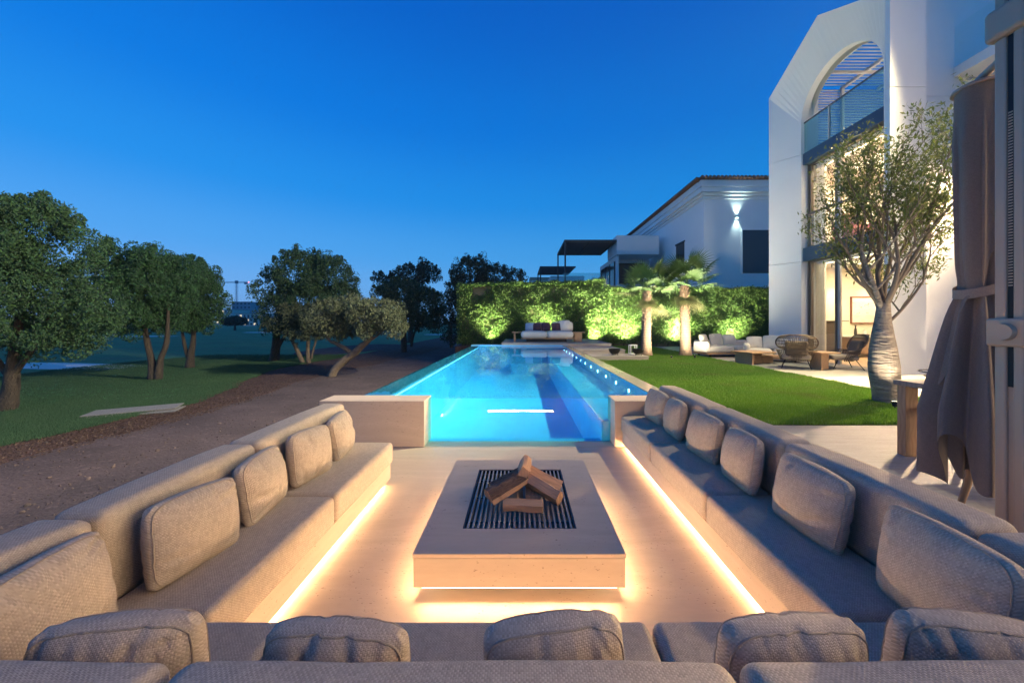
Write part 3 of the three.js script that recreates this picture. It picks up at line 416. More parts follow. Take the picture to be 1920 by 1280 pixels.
  const art = texture(256, (u, v) => { const a = fbm(u * 3, v * 9, 201, 4), b = fbm(u * 14, v * 20, 202, 3); let c = mix3([0.62, 0.58, 0.52], [0.78, 0.75, 0.70], a); if (b > 0.63 && v > 0.35 && v < 0.8) c = mix3(c, [0.18, 0.17, 0.17], (b - 0.63) * 5); if (v < 0.3) c = mix3(c, [0.55, 0.44, 0.26], 0.6 * fbm(u * 5, v * 12, 203, 3)); return c; });
  const canvas = box(12.76, 13.74, 1.56, 2.52, -13.59, -13.56); { const p = canvas.attributes.position, uv = canvas.attributes.uv; for (let i = 0; i < p.count; i++) uv.setXY(i, (p.getX(i) - 12.76) / 0.98, (p.getY(i) - 1.56) / 0.96); } part(pic, 'canvas', canvas, mat({ map: art }));
  const con = thing('console_cabinet', 'low pale cabinet under the painting inside the lit room', 'cabinet', V(13.2, PATIO, -13.3)); part(con, 'body', box(12.3, 14.4, 0.4, 1.0, -13.58, -13.1, 0.01), wood); part(con, 'top', box(12.28, 14.42, 1.0, 1.04, -13.59, -13.08, 0.004), cream); for (const x of [12.35, 14.3]) part(con, 'leg', box(x, x + 0.06, PATIO + 0.004, 0.4, -13.5, -13.2), wood);
  for (const [x, h, r, l] of [[12.65, 0.42, 0.05, 'tall thin dark vase on the cabinet in the lit room'], [13.0, 0.24, 0.08, 'round pale vase on the cabinet in the lit room'], [13.45, 0.46, 0.05, 'dark bottle shaped vase beside the round pale one']]) single('vase', l, 'vase', V(x, 1.042, -13.3), lathe([[0, 0], [r * 0.7, 0], [r, h * 0.3], [r * 0.8, h * 0.6], [r * 0.4, h * 0.8], [r * 0.5, h]], 20).translate(x, 1.042, -13.3), r > 0.07 ? cream : mat({ color: lin(0.06, 0.05, 0.045), roughness: 0.4 }));
  const fire = thing('fireplace_block', 'dark brown boxy screen standing inside the ground floor room', 'screen', V(11.35, PATIO, -12.75)); part(fire, 'panel', box(11.05, 11.62, PATIO + 0.005, 1.6, -12.95, -12.75, 0.01), mat({ color: lin(0.10, 0.075, 0.06), roughness: 0.5 })); part(fire, 'shelf', box(11.0, 11.85, 1.6, 1.63, -13.0, -12.7), mat({ color: lin(0.10, 0.075, 0.06), roughness: 0.5 }));
  const ac = thing('armchair', 'rust coloured armchair behind the glass on the upper storey', 'armchair', V(11.35, 4.164, -11.9)); const rust = mat({ color: lin(0.48, 0.16, 0.07), roughness: 0.95 }); part(ac, 'seat', place(softBox(0.8, 0.3, 0.75, 0.08, {}), 11.35, 4.55, -11.9), rust); part(ac, 'backrest', place(softBox(0.8, 0.75, 0.2, 0.09, {}), 11.35, 4.95, -12.2), rust); for (const s of [-1, 1]) part(ac, 'armrest', place(softBox(0.16, 0.5, 0.75, 0.07, {}), 11.35 + s * 0.42, 4.66, -11.9), rust); for (const [a, b] of [[-1, -1], [1, -1], [-1, 1], [1, 1]]) part(ac, 'leg', rod(V(11.35 + a * 0.33, 4.165, -11.9 + b * 0.3), V(11.35 + a * 0.33, 4.42, -11.9 + b * 0.3), 0.02), blackMetal);
}

// ---------------------------------------------------------------- neighbouring houses beyond the hedge
{
  const nWall = mat({ map: sized(plasterColor, 4.7), bumpMap: sized(plasterBump, 2.1), bumpScale: 0.004, roughness: 0.9 });
  const o = thing('neighbour_house', 'white neighbouring house with a moulded cornice and tiled roof', 'house', V(16, PATIO, -29));
  const X0 = 11.43, Z0 = -22, Z1 = -38, T = 9.3;
  part(o, 'wall', box(X0, 24, PATIO, T, Z1, Z0), nWall);
  for (const [k, y0, y1] of [[0.08, T - 0.02, T + 0.16], [0.20, T + 0.16, T + 0.32], [0.34, T + 0.32, T + 0.62], [0.42, T + 0.62, T + 1.02]]) part(o, 'cornice', box(X0 - k, 24 + k, y0, y1, Z1 - k, Z0 + k, 0.02), nWall);
  const tileM = mat({ color: lin(0.24, 0.10, 0.065), roughness: 0.9 }), roof = part(o, 'roof', hexa([V(X0 - 0.5, T + 1.02, Z0 + 0.5), V(24.5, T + 1.02, Z0 + 0.5), V(24.5, T + 1.02, Z1 - 0.5), V(X0 - 0.5, T + 1.02, Z1 - 0.5), V(X0 + 4.5, T + 2.1, Z0 - 5), V(19.5, T + 2.1, Z0 - 5), V(19.5, T + 2.1, Z1 + 5), V(X0 + 4.5, T + 2.1, Z1 + 5)]), tileM, 'low hipped roof with barrel tile edge');
  const tg = []; const barrel = boxUV(new THREE.CylinderGeometry(0.09, 0.1, 0.55, 8)); for (let x = X0 - 0.4; x < 24; x += 0.24) tg.push(place(barrel, x, T + 1.09, Z0 + 0.38, 0, Math.PI / 2 - 0.2)); for (let z = Z0 + 0.3; z > Z1; z -= 0.24) tg.push(place(barrel, X0 - 0.38, T + 1.09, z, Math.PI / 2, Math.PI / 2 + 0.2)); const tiles = part(roof, 'eave_tiles', merge(tg), tileM); tiles.userData.kind = 'stuff';
  const win = part(o, 'window', box(13.83, 16.2, 4.65, 7.34, Z0 - 0.02, Z0 + 0.03), mat({ color: lin(0.05, 0.06, 0.07), roughness: 0.5 }), 'large dark shuttered window'); part(win, 'frame', merge([box(13.76, 13.83, 4.6, 7.4, Z0 - 0.02, Z0 + 0.06), box(13.83, 16.2, 7.34, 7.4, Z0 - 0.02, Z0 + 0.06)]), nWall);
  const w2 = part(o, 'window', box(X0 - 0.02, X0 + 0.05, 5.2, 7.2, -25.9, -24.6), mat({ color: lin(0.02, 0.022, 0.03), roughness: 0.15 }), 'small dark side window'); part(w2, 'frame', merge([box(X0 - 0.05, X0 + 0.05, 5.1, 5.2, -26, -24.5), box(X0 - 0.05, X0 + 0.05, 7.2, 7.3, -26, -24.5)]), blackMetal);
  const lamp = part(o, 'wall_lamp', box(13.38, 13.56, 8.10, 8.28, Z0 + 0.002, Z0 + 0.13, 0.01), mat({ color: lin(0.5, 0.5, 0.5), metalness: 0.7, roughness: 0.4 })); const lm = mat({ color: lin(0.9, 1, 1), emissive: lin(0.7, 1, 0.98), emissiveIntensity: 8 }); part(lamp, 'lens', box(13.40, 13.54, 8.281, 8.286, Z0 + 0.02, Z0 + 0.11), lm); part(lamp, 'lens', box(13.40, 13.54, 8.094, 8.099, Z0 + 0.02, Z0 + 0.11), lm);
  spot('wall_lamp_light', lin(0.7, 1, 0.97), 10, V(13.47, 8.30, Z0 + 0.09), V(13.47, 9.6, Z0 + 0.02), 0.75, 0.9, 3); spot('wall_lamp_light', lin(0.7, 1, 0.97), 10, V(13.47, 8.08, Z0 + 0.09), V(13.47, 6.6, Z0 + 0.02), 0.65, 0.9, 3);

  const t = thing('terrace_house', 'white house with a dark flat pergola over its upper terrace', 'house', V(8, PATIO, -31));
  part(t, 'wall', box(7.63, 11.0, 7.0, 8.5, -31, -28), nWall); part(t, 'wall', box(7.75, 7.9, 4.4, 7.0, -34.5, -28.4), nWall); part(t, 'wall', box(8.05, 11.2, PATIO, 7.0, -34, -30.5), nWall); part(t, 'wall', box(7.0, 11.2, PATIO, 4.3, -34, -28.6), nWall, 'lower wall below the terrace');
  part(t, 'terrace_slab', box(3.2, 11.2, 4.3, 4.5, -34.5, -27.8, 0.01), nWall);
  const pm = mat({ color: lin(0.035, 0.037, 0.04), roughness: 0.6 });
  const pg = part(t, 'pergola_frame', merge([box(3.45, 7.62, 7.98, 8.16, -28.12, -28), box(3.45, 7.62, 7.98, 8.16, -33.6, -33.48), box(3.45, 3.57, 7.98, 8.16, -33.48, -28.12), box(7.5, 7.62, 7.98, 8.16, -33.48, -28.12), box(5.5, 5.62, 7.99, 8.15, -33.48, -28.12)]), pm);
  for (let i = 0; i < 40; i++) part(pg, 'slat', box(3.575, 7.495, 8.06, 8.10, -33.44 + i * 0.134, -33.35 + i * 0.134), pm);
  for (const [x, z] of [[3.46, -28.11], [3.46, -33.58]]) part(t, 'post', box(x, x + 0.12, 4.5, 7.98, z, z + 0.12), pm);
  const gw = part(t, 'window', box(7.70, 7.745, 4.6, 6.6, -33.8, -28.9), mat({ color: lin(0.02, 0.025, 0.03), roughness: 0.08 }), 'dark terrace doors'); for (let k = 0; k < 4; k++) part(gw, 'mullion', box(7.66, 7.75, 4.6, 6.6, -33.8 + k * 1.6, -33.72 + k * 1.6), pm);
  const gf = part(t, 'window', box(8.3, 10.6, 4.9, 6.7, -30.497, -30.45), mat({ color: lin(0.03, 0.03, 0.035), roughness: 0.1 }), 'dark window under the white box'); part(gf, 'mullion', box(9.4, 9.46, 4.9, 6.7, -30.45, -30.4), pm);
  part(t, 'glass_rail', box(3.3, 7.0, 4.5, 5.5, -27.9, -27.885), phys({ color: lin(0.7, 0.85, 0.85), transmission: 0.95, thickness: 0, roughness: 0.03 }));
  // second terrace farther back
  const s = thing('far_terrace_house', 'low house with a second dark pergola farther along the row', 'house', V(3, PATIO, -48));
  part(s, 'wall', box(2.6, 9, PATIO, 6.2, -56, -48), nWall); const p2 = part(s, 'pergola_frame', merge([box(2.55, 7.4, 9.0, 9.2, -47.8, -47.6), box(2.55, 7.4, 9.0, 9.2, -55, -54.8), box(2.55, 2.7, 9.0, 9.2, -54.8, -47.8)]), pm); for (let i = 0; i < 24; i++) part(p2, 'slat', box(2.7, 7.4, 9.06, 9.12, -54.7 + i * 0.29, -54.52 + i * 0.29), pm);
  for (const z of [-47.75, -54.9]) part(s, 'post', box(2.56, 2.72, 6.2, 9.0, z, z + 0.16), pm); part(s, 'wall', box(4.2, 9, 6.2, 8.2, -55, -50), nWall);
  const s3 = thing('far_roof_house', 'small far house with a flat parapet beyond the pergolas', 'house', V(2, PATIO, -70)); part(s3, 'wall', box(1.9, 6, PATIO, 10.0, -78, -70), nWall); part(s3, 'parapet', box(1.7, 6.2, 10.0, 10.6, -78.2, -69.8, 0.03), mat({ color: lin(0.45, 0.30, 0.22) })); part(s3, 'window', box(2.4, 3.2, 7.6, 9.2, -70.02, -69.95), pm);
}

// ---------------------------------------------------------------- leaves
function leafGeometry(n, fill, o) {                                                   // n leaf blades; fill(r) gives [x, y, z, spread direction]
  const r = rng(o.seed), pos = new Float32Array(n * 12), nor = new Float32Array(n * 12), col = new Float32Array(n * 12), idx = new Uint32Array(n * 6), d = V(), s = V(), u = V(), c = new THREE.Color();
  for (let i = 0; i < n; i++) {
    const [x, y, z, ax, ay, az] = fill(r), L = o.size * (0.6 + 0.8 * r()), W = L * (o.slim ?? 0.42);
    d.set(r() - 0.5 + (ax ?? 0), r() - 0.5 + (ay ?? 0), r() - 0.5 + (az ?? 0)).normalize(); u.set(r() - 0.5, r() - 0.5, r() - 0.5).normalize(); s.crossVectors(d, u).normalize(); const nn = s.clone().cross(d);
    const P = [[-0.5, 0], [0, 0.5], [0.5, 0], [0, -0.5]];
    P.forEach(([a, b], k) => { const q = (i * 4 + k) * 3; pos[q] = x + d.x * a * L + s.x * b * W; pos[q + 1] = y + d.y * a * L + s.y * b * W; pos[q + 2] = z + d.z * a * L + s.z * b * W; nor[q] = nn.x; nor[q + 1] = nn.y; nor[q + 2] = nn.z; });
    const t = r(), k = 0.75 + 0.5 * r(); const rgb = mix3(o.c0, o.c1, t * t); for (let k2 = 0; k2 < 4; k2++) for (let m = 0; m < 3; m++) col[(i * 4 + k2) * 3 + m] = rgb[m] * k;
    idx.set([0, 1, 2, 0, 2, 3].map((k2) => i * 4 + k2), i * 6);
  }
  const g = new THREE.BufferGeometry(); g.setAttribute('position', new THREE.BufferAttribute(pos, 3)); g.setAttribute('normal', new THREE.BufferAttribute(nor, 3)); g.setAttribute('color', new THREE.BufferAttribute(col, 3)); g.setIndex(new THREE.BufferAttribute(idx, 1)); return g;
}
const leafMat = phys({ color: 0xffffff, vertexColors: true, roughness: 0.9, transmission: 0.3, thickness: 0, side: THREE.DoubleSide });
const glossLeaf = phys({ color: 0xffffff, vertexColors: true, roughness: 0.75, transmission: 0.3, thickness: 0, side: THREE.DoubleSide });
const addPart = (t, name, g, m) => { const b = bases.get(t), c = g.clone(); c.translate(-b.x, -b.y, -b.z); const o = mesh(c, m, name); t.add(o); return o; };

// ---------------------------------------------------------------- golf course ground, track, mulch, bunkers
const turfC = texture(1024, (u, v) => { const a = fbm(u * 6, v * 6, 101, 5, 6, 6), b = fbm(u * 120, v * 120, 102, 3, 120, 120), d = fbm(u * 3, v * 9, 103, 3, 3, 9); const k = 0.6 + 0.35 * a + 0.5 * (b - 0.5); let c = [0.10 * k, 0.30 * k, 0.10 * k]; return mix3(c, [0.13 * k, 0.17 * k, 0.09 * k], Math.max(0, d - 0.5) * 1.3); });
const soilC = texture(1024, (u, v) => { const a = fbm(u * 5, v * 9, 111, 5, 5, 9), b = fbm(u * 150, v * 150, 112, 2, 150, 150), p = fbm(u * 60, v * 60, 113, 3, 60, 60); const k = 0.62 + 0.6 * (a - 0.3) + 0.25 * (b - 0.5) + (p > 0.72 ? 0.3 : 0); return [0.13 * k, 0.085 * k, 0.08 * k]; });
const mulchC = texture(1024, (u, v) => { const a = fbm(u * 6, v * 6, 121, 4, 6, 6), b = fbm(u * 110, v * 190, 122, 3, 110, 190); const k = 0.25 + 1.1 * b + 0.4 * (a - 0.5); return [0.14 * k, 0.068 * k, 0.05 * k]; });
const soilB = texture(512, (u, v) => fbm(u * 70, v * 70, 131, 4, 70, 70), false);
const turf = mat({ map: sized(turfC, 9), bumpMap: sized(soilB, 1.2), bumpScale: 0.03, roughness: 1 }), soil = mat({ map: sized(soilC, 5), bumpMap: sized(soilB, 2.2), bumpScale: 0.018, roughness: 1 }), mulch = mat({ map: sized(mulchC, 2.6), bumpMap: sized(soilB, 1.4), bumpScale: 0.06, roughness: 1 });
structure('ground', sheet([[-1500, 60], [1500, 60], [1500, -3000], [-1500, -3000]], GROUND), turf);
const wav = (pts, amp, s) => { const c = new THREE.CatmullRomCurve3(pts.map(([x, z]) => V(x, 0, z))); return c.getPoints(90).map((p, i) => [p.x + amp * (fbm(i * 0.35, 3, s, 3) - 0.5) * 2, p.z]); };
const edge = wav([[-10.6, 12], [-10.5, 0], [-10.3, -7], [-10.1, -8.6], [-10.0, -10.4], [-11.6, -14.3], [-12.8, -17.8], [-12.9, -20.6], [-12.4, -24], [-12.3, -29], [-12.5, -37], [-13.4, -59], [-15, -90]], 0.22, 141);
structure('mulch_bed', sheet([...edge, [-1, -90], [-1.9, 12]], GROUND + 0.004), mulch);
const edge2 = wav([[-8.9, 12], [-8.8, 0], [-8.7, -7], [-8.5, -10.4], [-9.1, -14.3], [-8.7, -17.8], [-7.9, -24], [-7.6, -30], [-7.6, -37], [-8.4, -59], [-9, -88]], 0.3, 151);
structure('dirt_track', sheet([...edge2, [-1.5, -88], [-1.95, 12]], GROUND + 0.008), soil);
const blob = (cx, cz, rx, rz, s, rot = 0) => { const p = []; for (let i = 0; i < 48; i++) { const a = -i / 48 * 2 * Math.PI, k = 1 + 0.35 * (fbm(Math.cos(a) * 1.4 + 5, Math.sin(a) * 1.4 + 5, s, 3) - 0.5); const x = Math.cos(a) * rx * k, z = Math.sin(a) * rz * k; p.push([cx + x * Math.cos(rot) - z * Math.sin(rot), cz + x * Math.sin(rot) + z * Math.cos(rot)]); } return p; };
structure('mulch_bed', sheet(blob(-15.5, -33, 3.4, 7.0, 161), GROUND + 0.006), mulch);
const sand = mat({ map: sized(plasterColor, 6), bumpMap: sized(soilB, 3), bumpScale: 0.03, color: lin(1.1, 1.02, 0.9), roughness: 1 });
structure('sand_bunker', sheet(blob(-26.2, -19.6, 6.2, 1.25, 171, 0.17), GROUND + 0.012), sand);
structure('sand_bunker', sheet(blob(-70, -62, 9, 2.5, 172), GROUND + 0.012), sand);
structure('sand_bunker', sheet(blob(-52, -88, 17, 5, 173), GROUND + 0.012), sand);
structure('sand_bunker', sheet(blob(-14, -72, 6, 3, 174), GROUND + 0.012), sand);

// loose stones and leaf litter on the track and mulch, ragged grass along their edge
{
  const r = rng(1201), m = new THREE.Matrix4(), q = new THREE.Quaternion(), e = new THREE.Euler(), c = new THREE.Color();
  const stoneG = new THREE.IcosahedronGeometry(1, 1); { const p = stoneG.attributes.position; for (let i = 0; i < p.count; i++) { const k = 0.8 + 0.4 * n3(p.getX(i) * 1.5 + 3, p.getY(i) * 1.5, p.getZ(i) * 1.5, 4); p.setXYZ(i, p.getX(i) * k, p.getY(i) * k * 0.6, p.getZ(i) * k); } stoneG.computeVertexNormals(); }
  const N = 9000, st = new THREE.InstancedMesh(stoneG, mat({ color: 0xffffff, roughness: 1 }), N); st.name = 'track_gravel'; st.userData = { kind: 'stuff' };
  for (let i = 0; i < N; i++) { const z = -2 - Math.pow(r(), 1.6) * 34, x = -2.4 - r() * 7.6, s = 0.006 + 0.016 * r() * r() + (r() < 0.02 ? 0.02 : 0); q.setFromEuler(e.set(r() * 6, r() * 6, r() * 6)); st.setMatrixAt(i, m.compose(V(x, GROUND + 0.008 + s * 0.3, z), q, V(s, s, s))); const k = 0.6 + 0.8 * r(); st.setColorAt(i, c.setRGB(0.13 * k, 0.09 * k, 0.08 * k)); } st.castShadow = st.receiveShadow = true; scene.add(st);
  const lg = new THREE.BufferGeometry(); lg.setAttribute('position', new THREE.Float32BufferAttribute([-0.5, 0, 0, 0, 0.1, 0.22, 0.5, 0.06, 0, -0.5, 0, 0, 0.5, 0.06, 0, 0, 0.1, -0.22], 3)); lg.computeVertexNormals();
  const L = 14000, lt = new THREE.InstancedMesh(lg, mat({ color: 0xffffff, roughness: 1, side: THREE.DoubleSide }), L); lt.name = 'mulch_litter'; lt.userData = { kind: 'stuff' };
  for (let i = 0; i < L; i++) { const k = Math.floor(Math.pow(r(), 1.3) * 62), a = edge[Math.min(edge.length - 1, 12 + k)], b = edge2[Math.min(edge2.length - 1, 12 + k)], t = r() * 1.25 - 0.05, x = a[0] + (b[0] - a[0]) * t, z = a[1] + (r() - 0.5) * 1.6, s = 0.03 + 0.05 * r(); q.setFromEuler(e.set((r() - 0.5) * 0.9, r() * 6, (r() - 0.5) * 0.9)); lt.setMatrixAt(i, m.compose(V(x, GROUND + 0.012, z), q, V(s, s, s))); const w = r(); lt.setColorAt(i, c.setRGB(...mix3([0.09, 0.045, 0.03], [0.24, 0.15, 0.09], w * w))); } lt.castShadow = lt.receiveShadow = true; scene.add(lt);
  const bl = []; for (let k = 0; k < 9; k++) { const a = r() * 6.283, x = (r() - 0.5) * 0.09, z = (r() - 0.5) * 0.09, h = 0.04 + 0.06 * r(), lx = (r() - 0.5) * 0.07, lz = (r() - 0.5) * 0.07, cx = Math.cos(a) * 0.006, sx = Math.sin(a) * 0.006; bl.push(x - cx, 0, z - sx, x + cx, 0, z + sx, x + lx, h, z + lz); } const tg = new THREE.BufferGeometry(); tg.setAttribute('position', new THREE.Float32BufferAttribute(bl, 3)); tg.computeVertexNormals();
  const T = 60000, gt = new THREE.InstancedMesh(tg, phys({ color: 0xffffff, roughness: 0.95, transmission: 0.25, thickness: 0, side: THREE.DoubleSide }), T); gt.name = 'golf_turf_grass'; gt.userData = { kind: 'stuff' };
  for (let i = 0; i < T; i++) { const k = Math.min(edge.length - 1, 14 + Math.floor(Math.pow(r(), 1.2) * 50)), a = edge[k], z = a[1] + (r() - 0.5) * 1.4, x = a[0] + 0.12 - Math.pow(r(), 1.5) * 11, s = 0.6 + 0.7 * r(); q.setFromEuler(e.set(0, r() * 6, 0)); gt.setMatrixAt(i, m.compose(V(x, GROUND + 0.003, z), q, V(s, s * 0.8, s))); const w = r() * 0.5 + 0.5 * fbm(x * 0.7, z * 0.7, 77, 3); gt.setColorAt(i, c.setRGB(...mix3([0.035, 0.115, 0.045], [0.085, 0.155, 0.06], w))); } gt.castShadow = gt.receiveShadow = true; scene.add(gt);
}

// boards left on the track
[[-10.35, -9.45, 0.55, 0.045, 'top board of the pile on the track edge, pale and flat'], [-10.2, -9.35, 0.5, 0.0, 'lower board of the pile on the track edge, sticking out']].forEach(([x, z, w, dy, l]) => { const g = place(boxUV(new THREE.BoxGeometry(1.75, 0.022, w * 1.3)), x, GROUND + 0.03 + dy, z, 0.42 + dy * 2); single('plywood_board', l, 'board', V(x, GROUND + 0.01 + dy, z), g, mat({ map: sized(woodColor, 0.8), color: lin(0.8, 1.2, 1.9), roughness: 0.8 }), 'boards left beside the track'); });

// ---------------------------------------------------------------- trees on the golf course
function clumps(list, d, depthR, seed, spread) {                                      // crown outline in photograph pixels at distance d; clump centres fill it and stand out at its edge
  const r = rng(seed), out = [];
  for (const [px, py, rx, ry] of list) { const c = at(px, py, d), cut = 0.3 * Math.min(1, d / 16), ax = Math.max(rx / F * d * 0.45, rx / F * d - cut), ay = Math.max(ry / F * d * 0.45, ry / F * d - cut), az = depthR ?? Math.max(ax, ay), m = Math.max(8, Math.round(64 * ax * ay * (spread ?? 1)));
    for (let i = 0; i < m; i++) { const a = r() * 6.283, b = Math.acos(2 * r() - 1), k = 0.35 + 0.65 * Math.cbrt(r()); out.push([c.x + ax * k * Math.sin(b) * Math.cos(a), c.y + ay * k * Math.cos(b), c.z + az * k * Math.sin(b) * Math.sin(a), 0.17 + 0.22 * r()]); if (Math.cos(b) > 0.55 && r() < 0.5) { const q = out[out.length - 1]; out.push([q[0] + (r() - 0.5) * 0.2, q[1] + 0.12 + 0.16 * r(), q[2], 0.09 + 0.06 * r()]); } } }
  return out;
}
function golfTree(name, label, d, o) {
  const base = V((o.base[0] - CX) / F * d, GROUND, -d), t = thing(name, label, 'tree', base, o.group), cl = clumps(o.crown, d, o.depth, o.seed, o.fill);
  o.stems.forEach((pts, i) => part(t, i ? 'stem' : 'trunk', tube(pts.map(([px, py, dz]) => at(px, py, d + (dz ?? 0))), o.radii[Math.min(i, o.radii.length - 1)], 10, 0.18, o.seed + i), o.bark ?? bark));
  const n = o.leaves; let k = 0;
  addPart(t, 'crown', leafGeometry(n, (r) => { const c = cl[(k++) % cl.length], a = r() * 6.283, b = Math.acos(2 * r() - 1), q = c[3] * (o.clump ?? 1) * (0.55 + 0.45 * Math.sqrt(r())); return [c[0] + q * Math.sin(b) * Math.cos(a), c[1] + q * 1.25 * Math.cos(b), c[2] + q * Math.sin(b) * Math.sin(a), 0, o.up ?? 0.35, 0]; }, { size: o.size, slim: o.slim ?? 0.4, seed: o.seed, c0: o.c0, c1: o.c1 }), leafMat);
  return t;
}
const dark0 = [0.028, 0.09, 0.03], dark1 = [0.055, 0.17, 0.04], ol0 = [0.075, 0.10, 0.045], ol1 = [0.17, 0.18, 0.085];
const gT = 'trees along the golf course';
golfTree('golf_course_tree', 'broad dark green tree with a thick knobbly trunk beside the bunker', 9.6, { base: [15, 770], group: gT, seed: 301, depth: 1.3, leaves: 100000, size: 0.085, c0: dark0, c1: [0.075, 0.165, 0.04], stems: [[[8, 776], [18, 735], [22, 700], [30, 640], [40, 560]], [[22, 705], [70, 640], [95, 580]], [[20, 710], [-30, 640], [-60, 560]]], radii: [[0.20, 0.16, 0.14, 0.10, 0.05], [0.08, 0.05, 0.03], [0.08, 0.05, 0.03]], crown: [[20, 430, 80, 75], [75, 465, 70, 90], [10, 560, 140, 100], [105, 590, 80, 72], [55, 640, 105, 40], [95, 405, 28, 26], [18, 385, 45, 32], [-90, 480, 110, 130]] });
golfTree('golf_course_tree', 'dark green tree on two splayed stems on the fairway', 14.8, { base: [290, 712], group: gT, seed: 311, depth: 1.6, leaves: 60000, size: 0.105, c0: dark0, c1: dark1, stems: [[[287, 714], [284, 680], [275, 640], [262, 560]], [[295, 714], [300, 675], [312, 640], [315, 570]]], radii: [[0.19, 0.12, 0.10, 0.05], [0.15, 0.11, 0.09, 0.04]], crown: [[258, 490, 48, 50], [290, 540, 55, 75], [235, 555, 45, 55], [265, 600, 65, 40], [205, 515, 18, 30], [318, 500, 30, 40]] });
golfTree('golf_course_tree', 'dark rounded tree with a forked trunk behind the two stemmed one', 18.6, { base: [357, 690], group: gT, seed: 321, depth: 1.4, leaves: 52000, size: 0.115, c0: dark0, c1: dark1, stems: [[[355, 691], [357, 665], [362, 635], [366, 570]], [[355, 678], [345, 645], [338, 600]]], radii: [[0.22, 0.15, 0.11, 0.06], [0.11, 0.08, 0.04]], crown: [[355, 520, 50, 48], [370, 570, 46, 62], [340, 575, 45, 55], [394, 575, 14, 40]] });
golfTree('golf_course_tree', 'wide dark tree with several crowns behind the olive trees', 22, { base: [515, 678], group: gT, seed: 331, depth: 1.7, leaves: 64000, size: 0.13, c0: dark0, c1: [0.06, 0.11, 0.035], stems: [[[513, 679], [517, 650], [520, 620], [540, 560]], [[516, 660], [532, 632], [560, 600]]], radii: [[0.3, 0.24, 0.2, 0.09], [0.14, 0.1, 0.05]], crown: [[560, 515, 62, 52], [615, 525, 60, 50], [508, 545, 26, 50], [525, 590, 40, 45], [640, 575, 48, 50], [578, 575, 62, 58], [575, 478, 26, 18], [628, 490, 20, 18]] });
golfTree('olive_tree', 'olive tree on thin pale stems behind the leaning one', 21, { base: [572, 680], group: gT, seed: 341, depth: 1.6, leaves: 20000, size: 0.13, c0: ol0, c1: ol1, fill: 1.4, bark: paleBark, stems: [[[578, 681], [577, 650], [580, 620], [590, 590]], [[568, 681], [556, 655], [543, 630], [535, 610]], [[583, 672], [590, 645], [600, 615]]], radii: [[0.13, 0.1, 0.08, 0.04], [0.14, 0.11, 0.07, 0.04], [0.07, 0.05, 0.03]], crown: [[555, 592, 35, 28], [600, 600, 40, 36], [530, 612, 28, 18], [632, 590, 28, 36], [580, 622, 45, 22]] });
golfTree('olive_tree', 'leaning olive tree with a pale forked trunk beside the track', 15.7, { base: [620, 706], group: gT, seed: 351, depth: 1.3, leaves: 26000, size: 0.11, c0: ol0, c1: ol1, fill: 1.4, bark: paleBark, stems: [[[620, 707], [630, 690], [650, 672], [666, 660], [678, 648], [694, 632], [690, 600]], [[660, 664], [648, 654], [630, 644], [616, 636], [612, 610]], [[690, 640], [712, 625], [730, 600]]], radii: [[0.19, 0.17, 0.16, 0.16, 0.14, 0.10, 0.04], [0.12, 0.1, 0.09, 0.06, 0.03], [0.06, 0.04, 0.02]], crown: [[618, 592, 30, 36], [640, 615, 32, 28], [690, 585, 36, 36], [725, 590, 34, 38], [655, 575, 30, 24], [700, 615, 36, 22], [745, 605, 24, 30]] });
golfTree('golf_course_tree', 'mid green tree with slim trunks beside the end of the track', 28.8, { base: [757, 660], group: gT, seed: 361, depth: 3, leaves: 30000, size: 0.17, c0: [0.04, 0.075, 0.025], c1: [0.10, 0.135, 0.045], stems: [[[757, 661], [757, 630], [760, 600], [762, 560]], [[771, 650], [774, 632], [782, 610]]], radii: [[0.26, 0.22, 0.17, 0.07], [0.12, 0.1, 0.05]], crown: [[760, 555, 42, 38], [800, 575, 40, 45], [765, 600, 50, 26], [820, 600, 22, 28], [722, 560, 20, 30]] });
golfTree('golf_course_tree', 'dark tree top showing above the mid green tree', 42, { base: [770, 643], group: gT, seed: 371, depth: 4, leaves: 20000, size: 0.22, c0: [0.02, 0.045, 0.02], c1: [0.05, 0.075, 0.035], stems: [[[768, 643], [770, 600], [772, 540]]], radii: [[0.35, 0.25, 0.1]], crown: [[735, 525, 24, 16], [775, 515, 38, 20], [805, 512, 24, 20], [760, 545, 50, 24], [795, 492, 12, 10], [715, 525, 10, 12]] });
golfTree('golf_course_tree', 'dark blue green tree rising behind the end of the hedge', 34, { base: [880, 651], group: gT, seed: 381, depth: 3.2, leaves: 36000, size: 0.19, c0: [0.02, 0.045, 0.02], c1: [0.05, 0.08, 0.035], stems: [[[880, 652], [880, 610], [884, 540]], [[846, 652], [846, 620], [850, 580]]], radii: [[0.35, 0.25, 0.1], [0.16, 0.12, 0.06]], crown: [[882, 510, 44, 30], [925, 518, 45, 24], [965, 522, 28, 18], [858, 560, 26, 55], [850, 620, 22, 34], [900, 560, 60, 40], [905, 486, 16, 10], [872, 487, 14, 12]] });
golfTree('golf_course_tree', 'small round clipped tree far out on the fairway', 112, { base: [440, 619], group: gT, seed: 391, depth: 3.2, leaves: 9000, size: 0.5, fill: 0.7, clump: 1.4, c0: [0.025, 0.05, 0.02], c1: [0.05, 0.075, 0.03], stems: [[[440, 620], [440, 613], [441, 604]]], radii: [[0.35, 0.3, 0.2]], crown: [[440, 601, 20, 9], [430, 603, 12, 7], [450, 602, 12, 7]] });

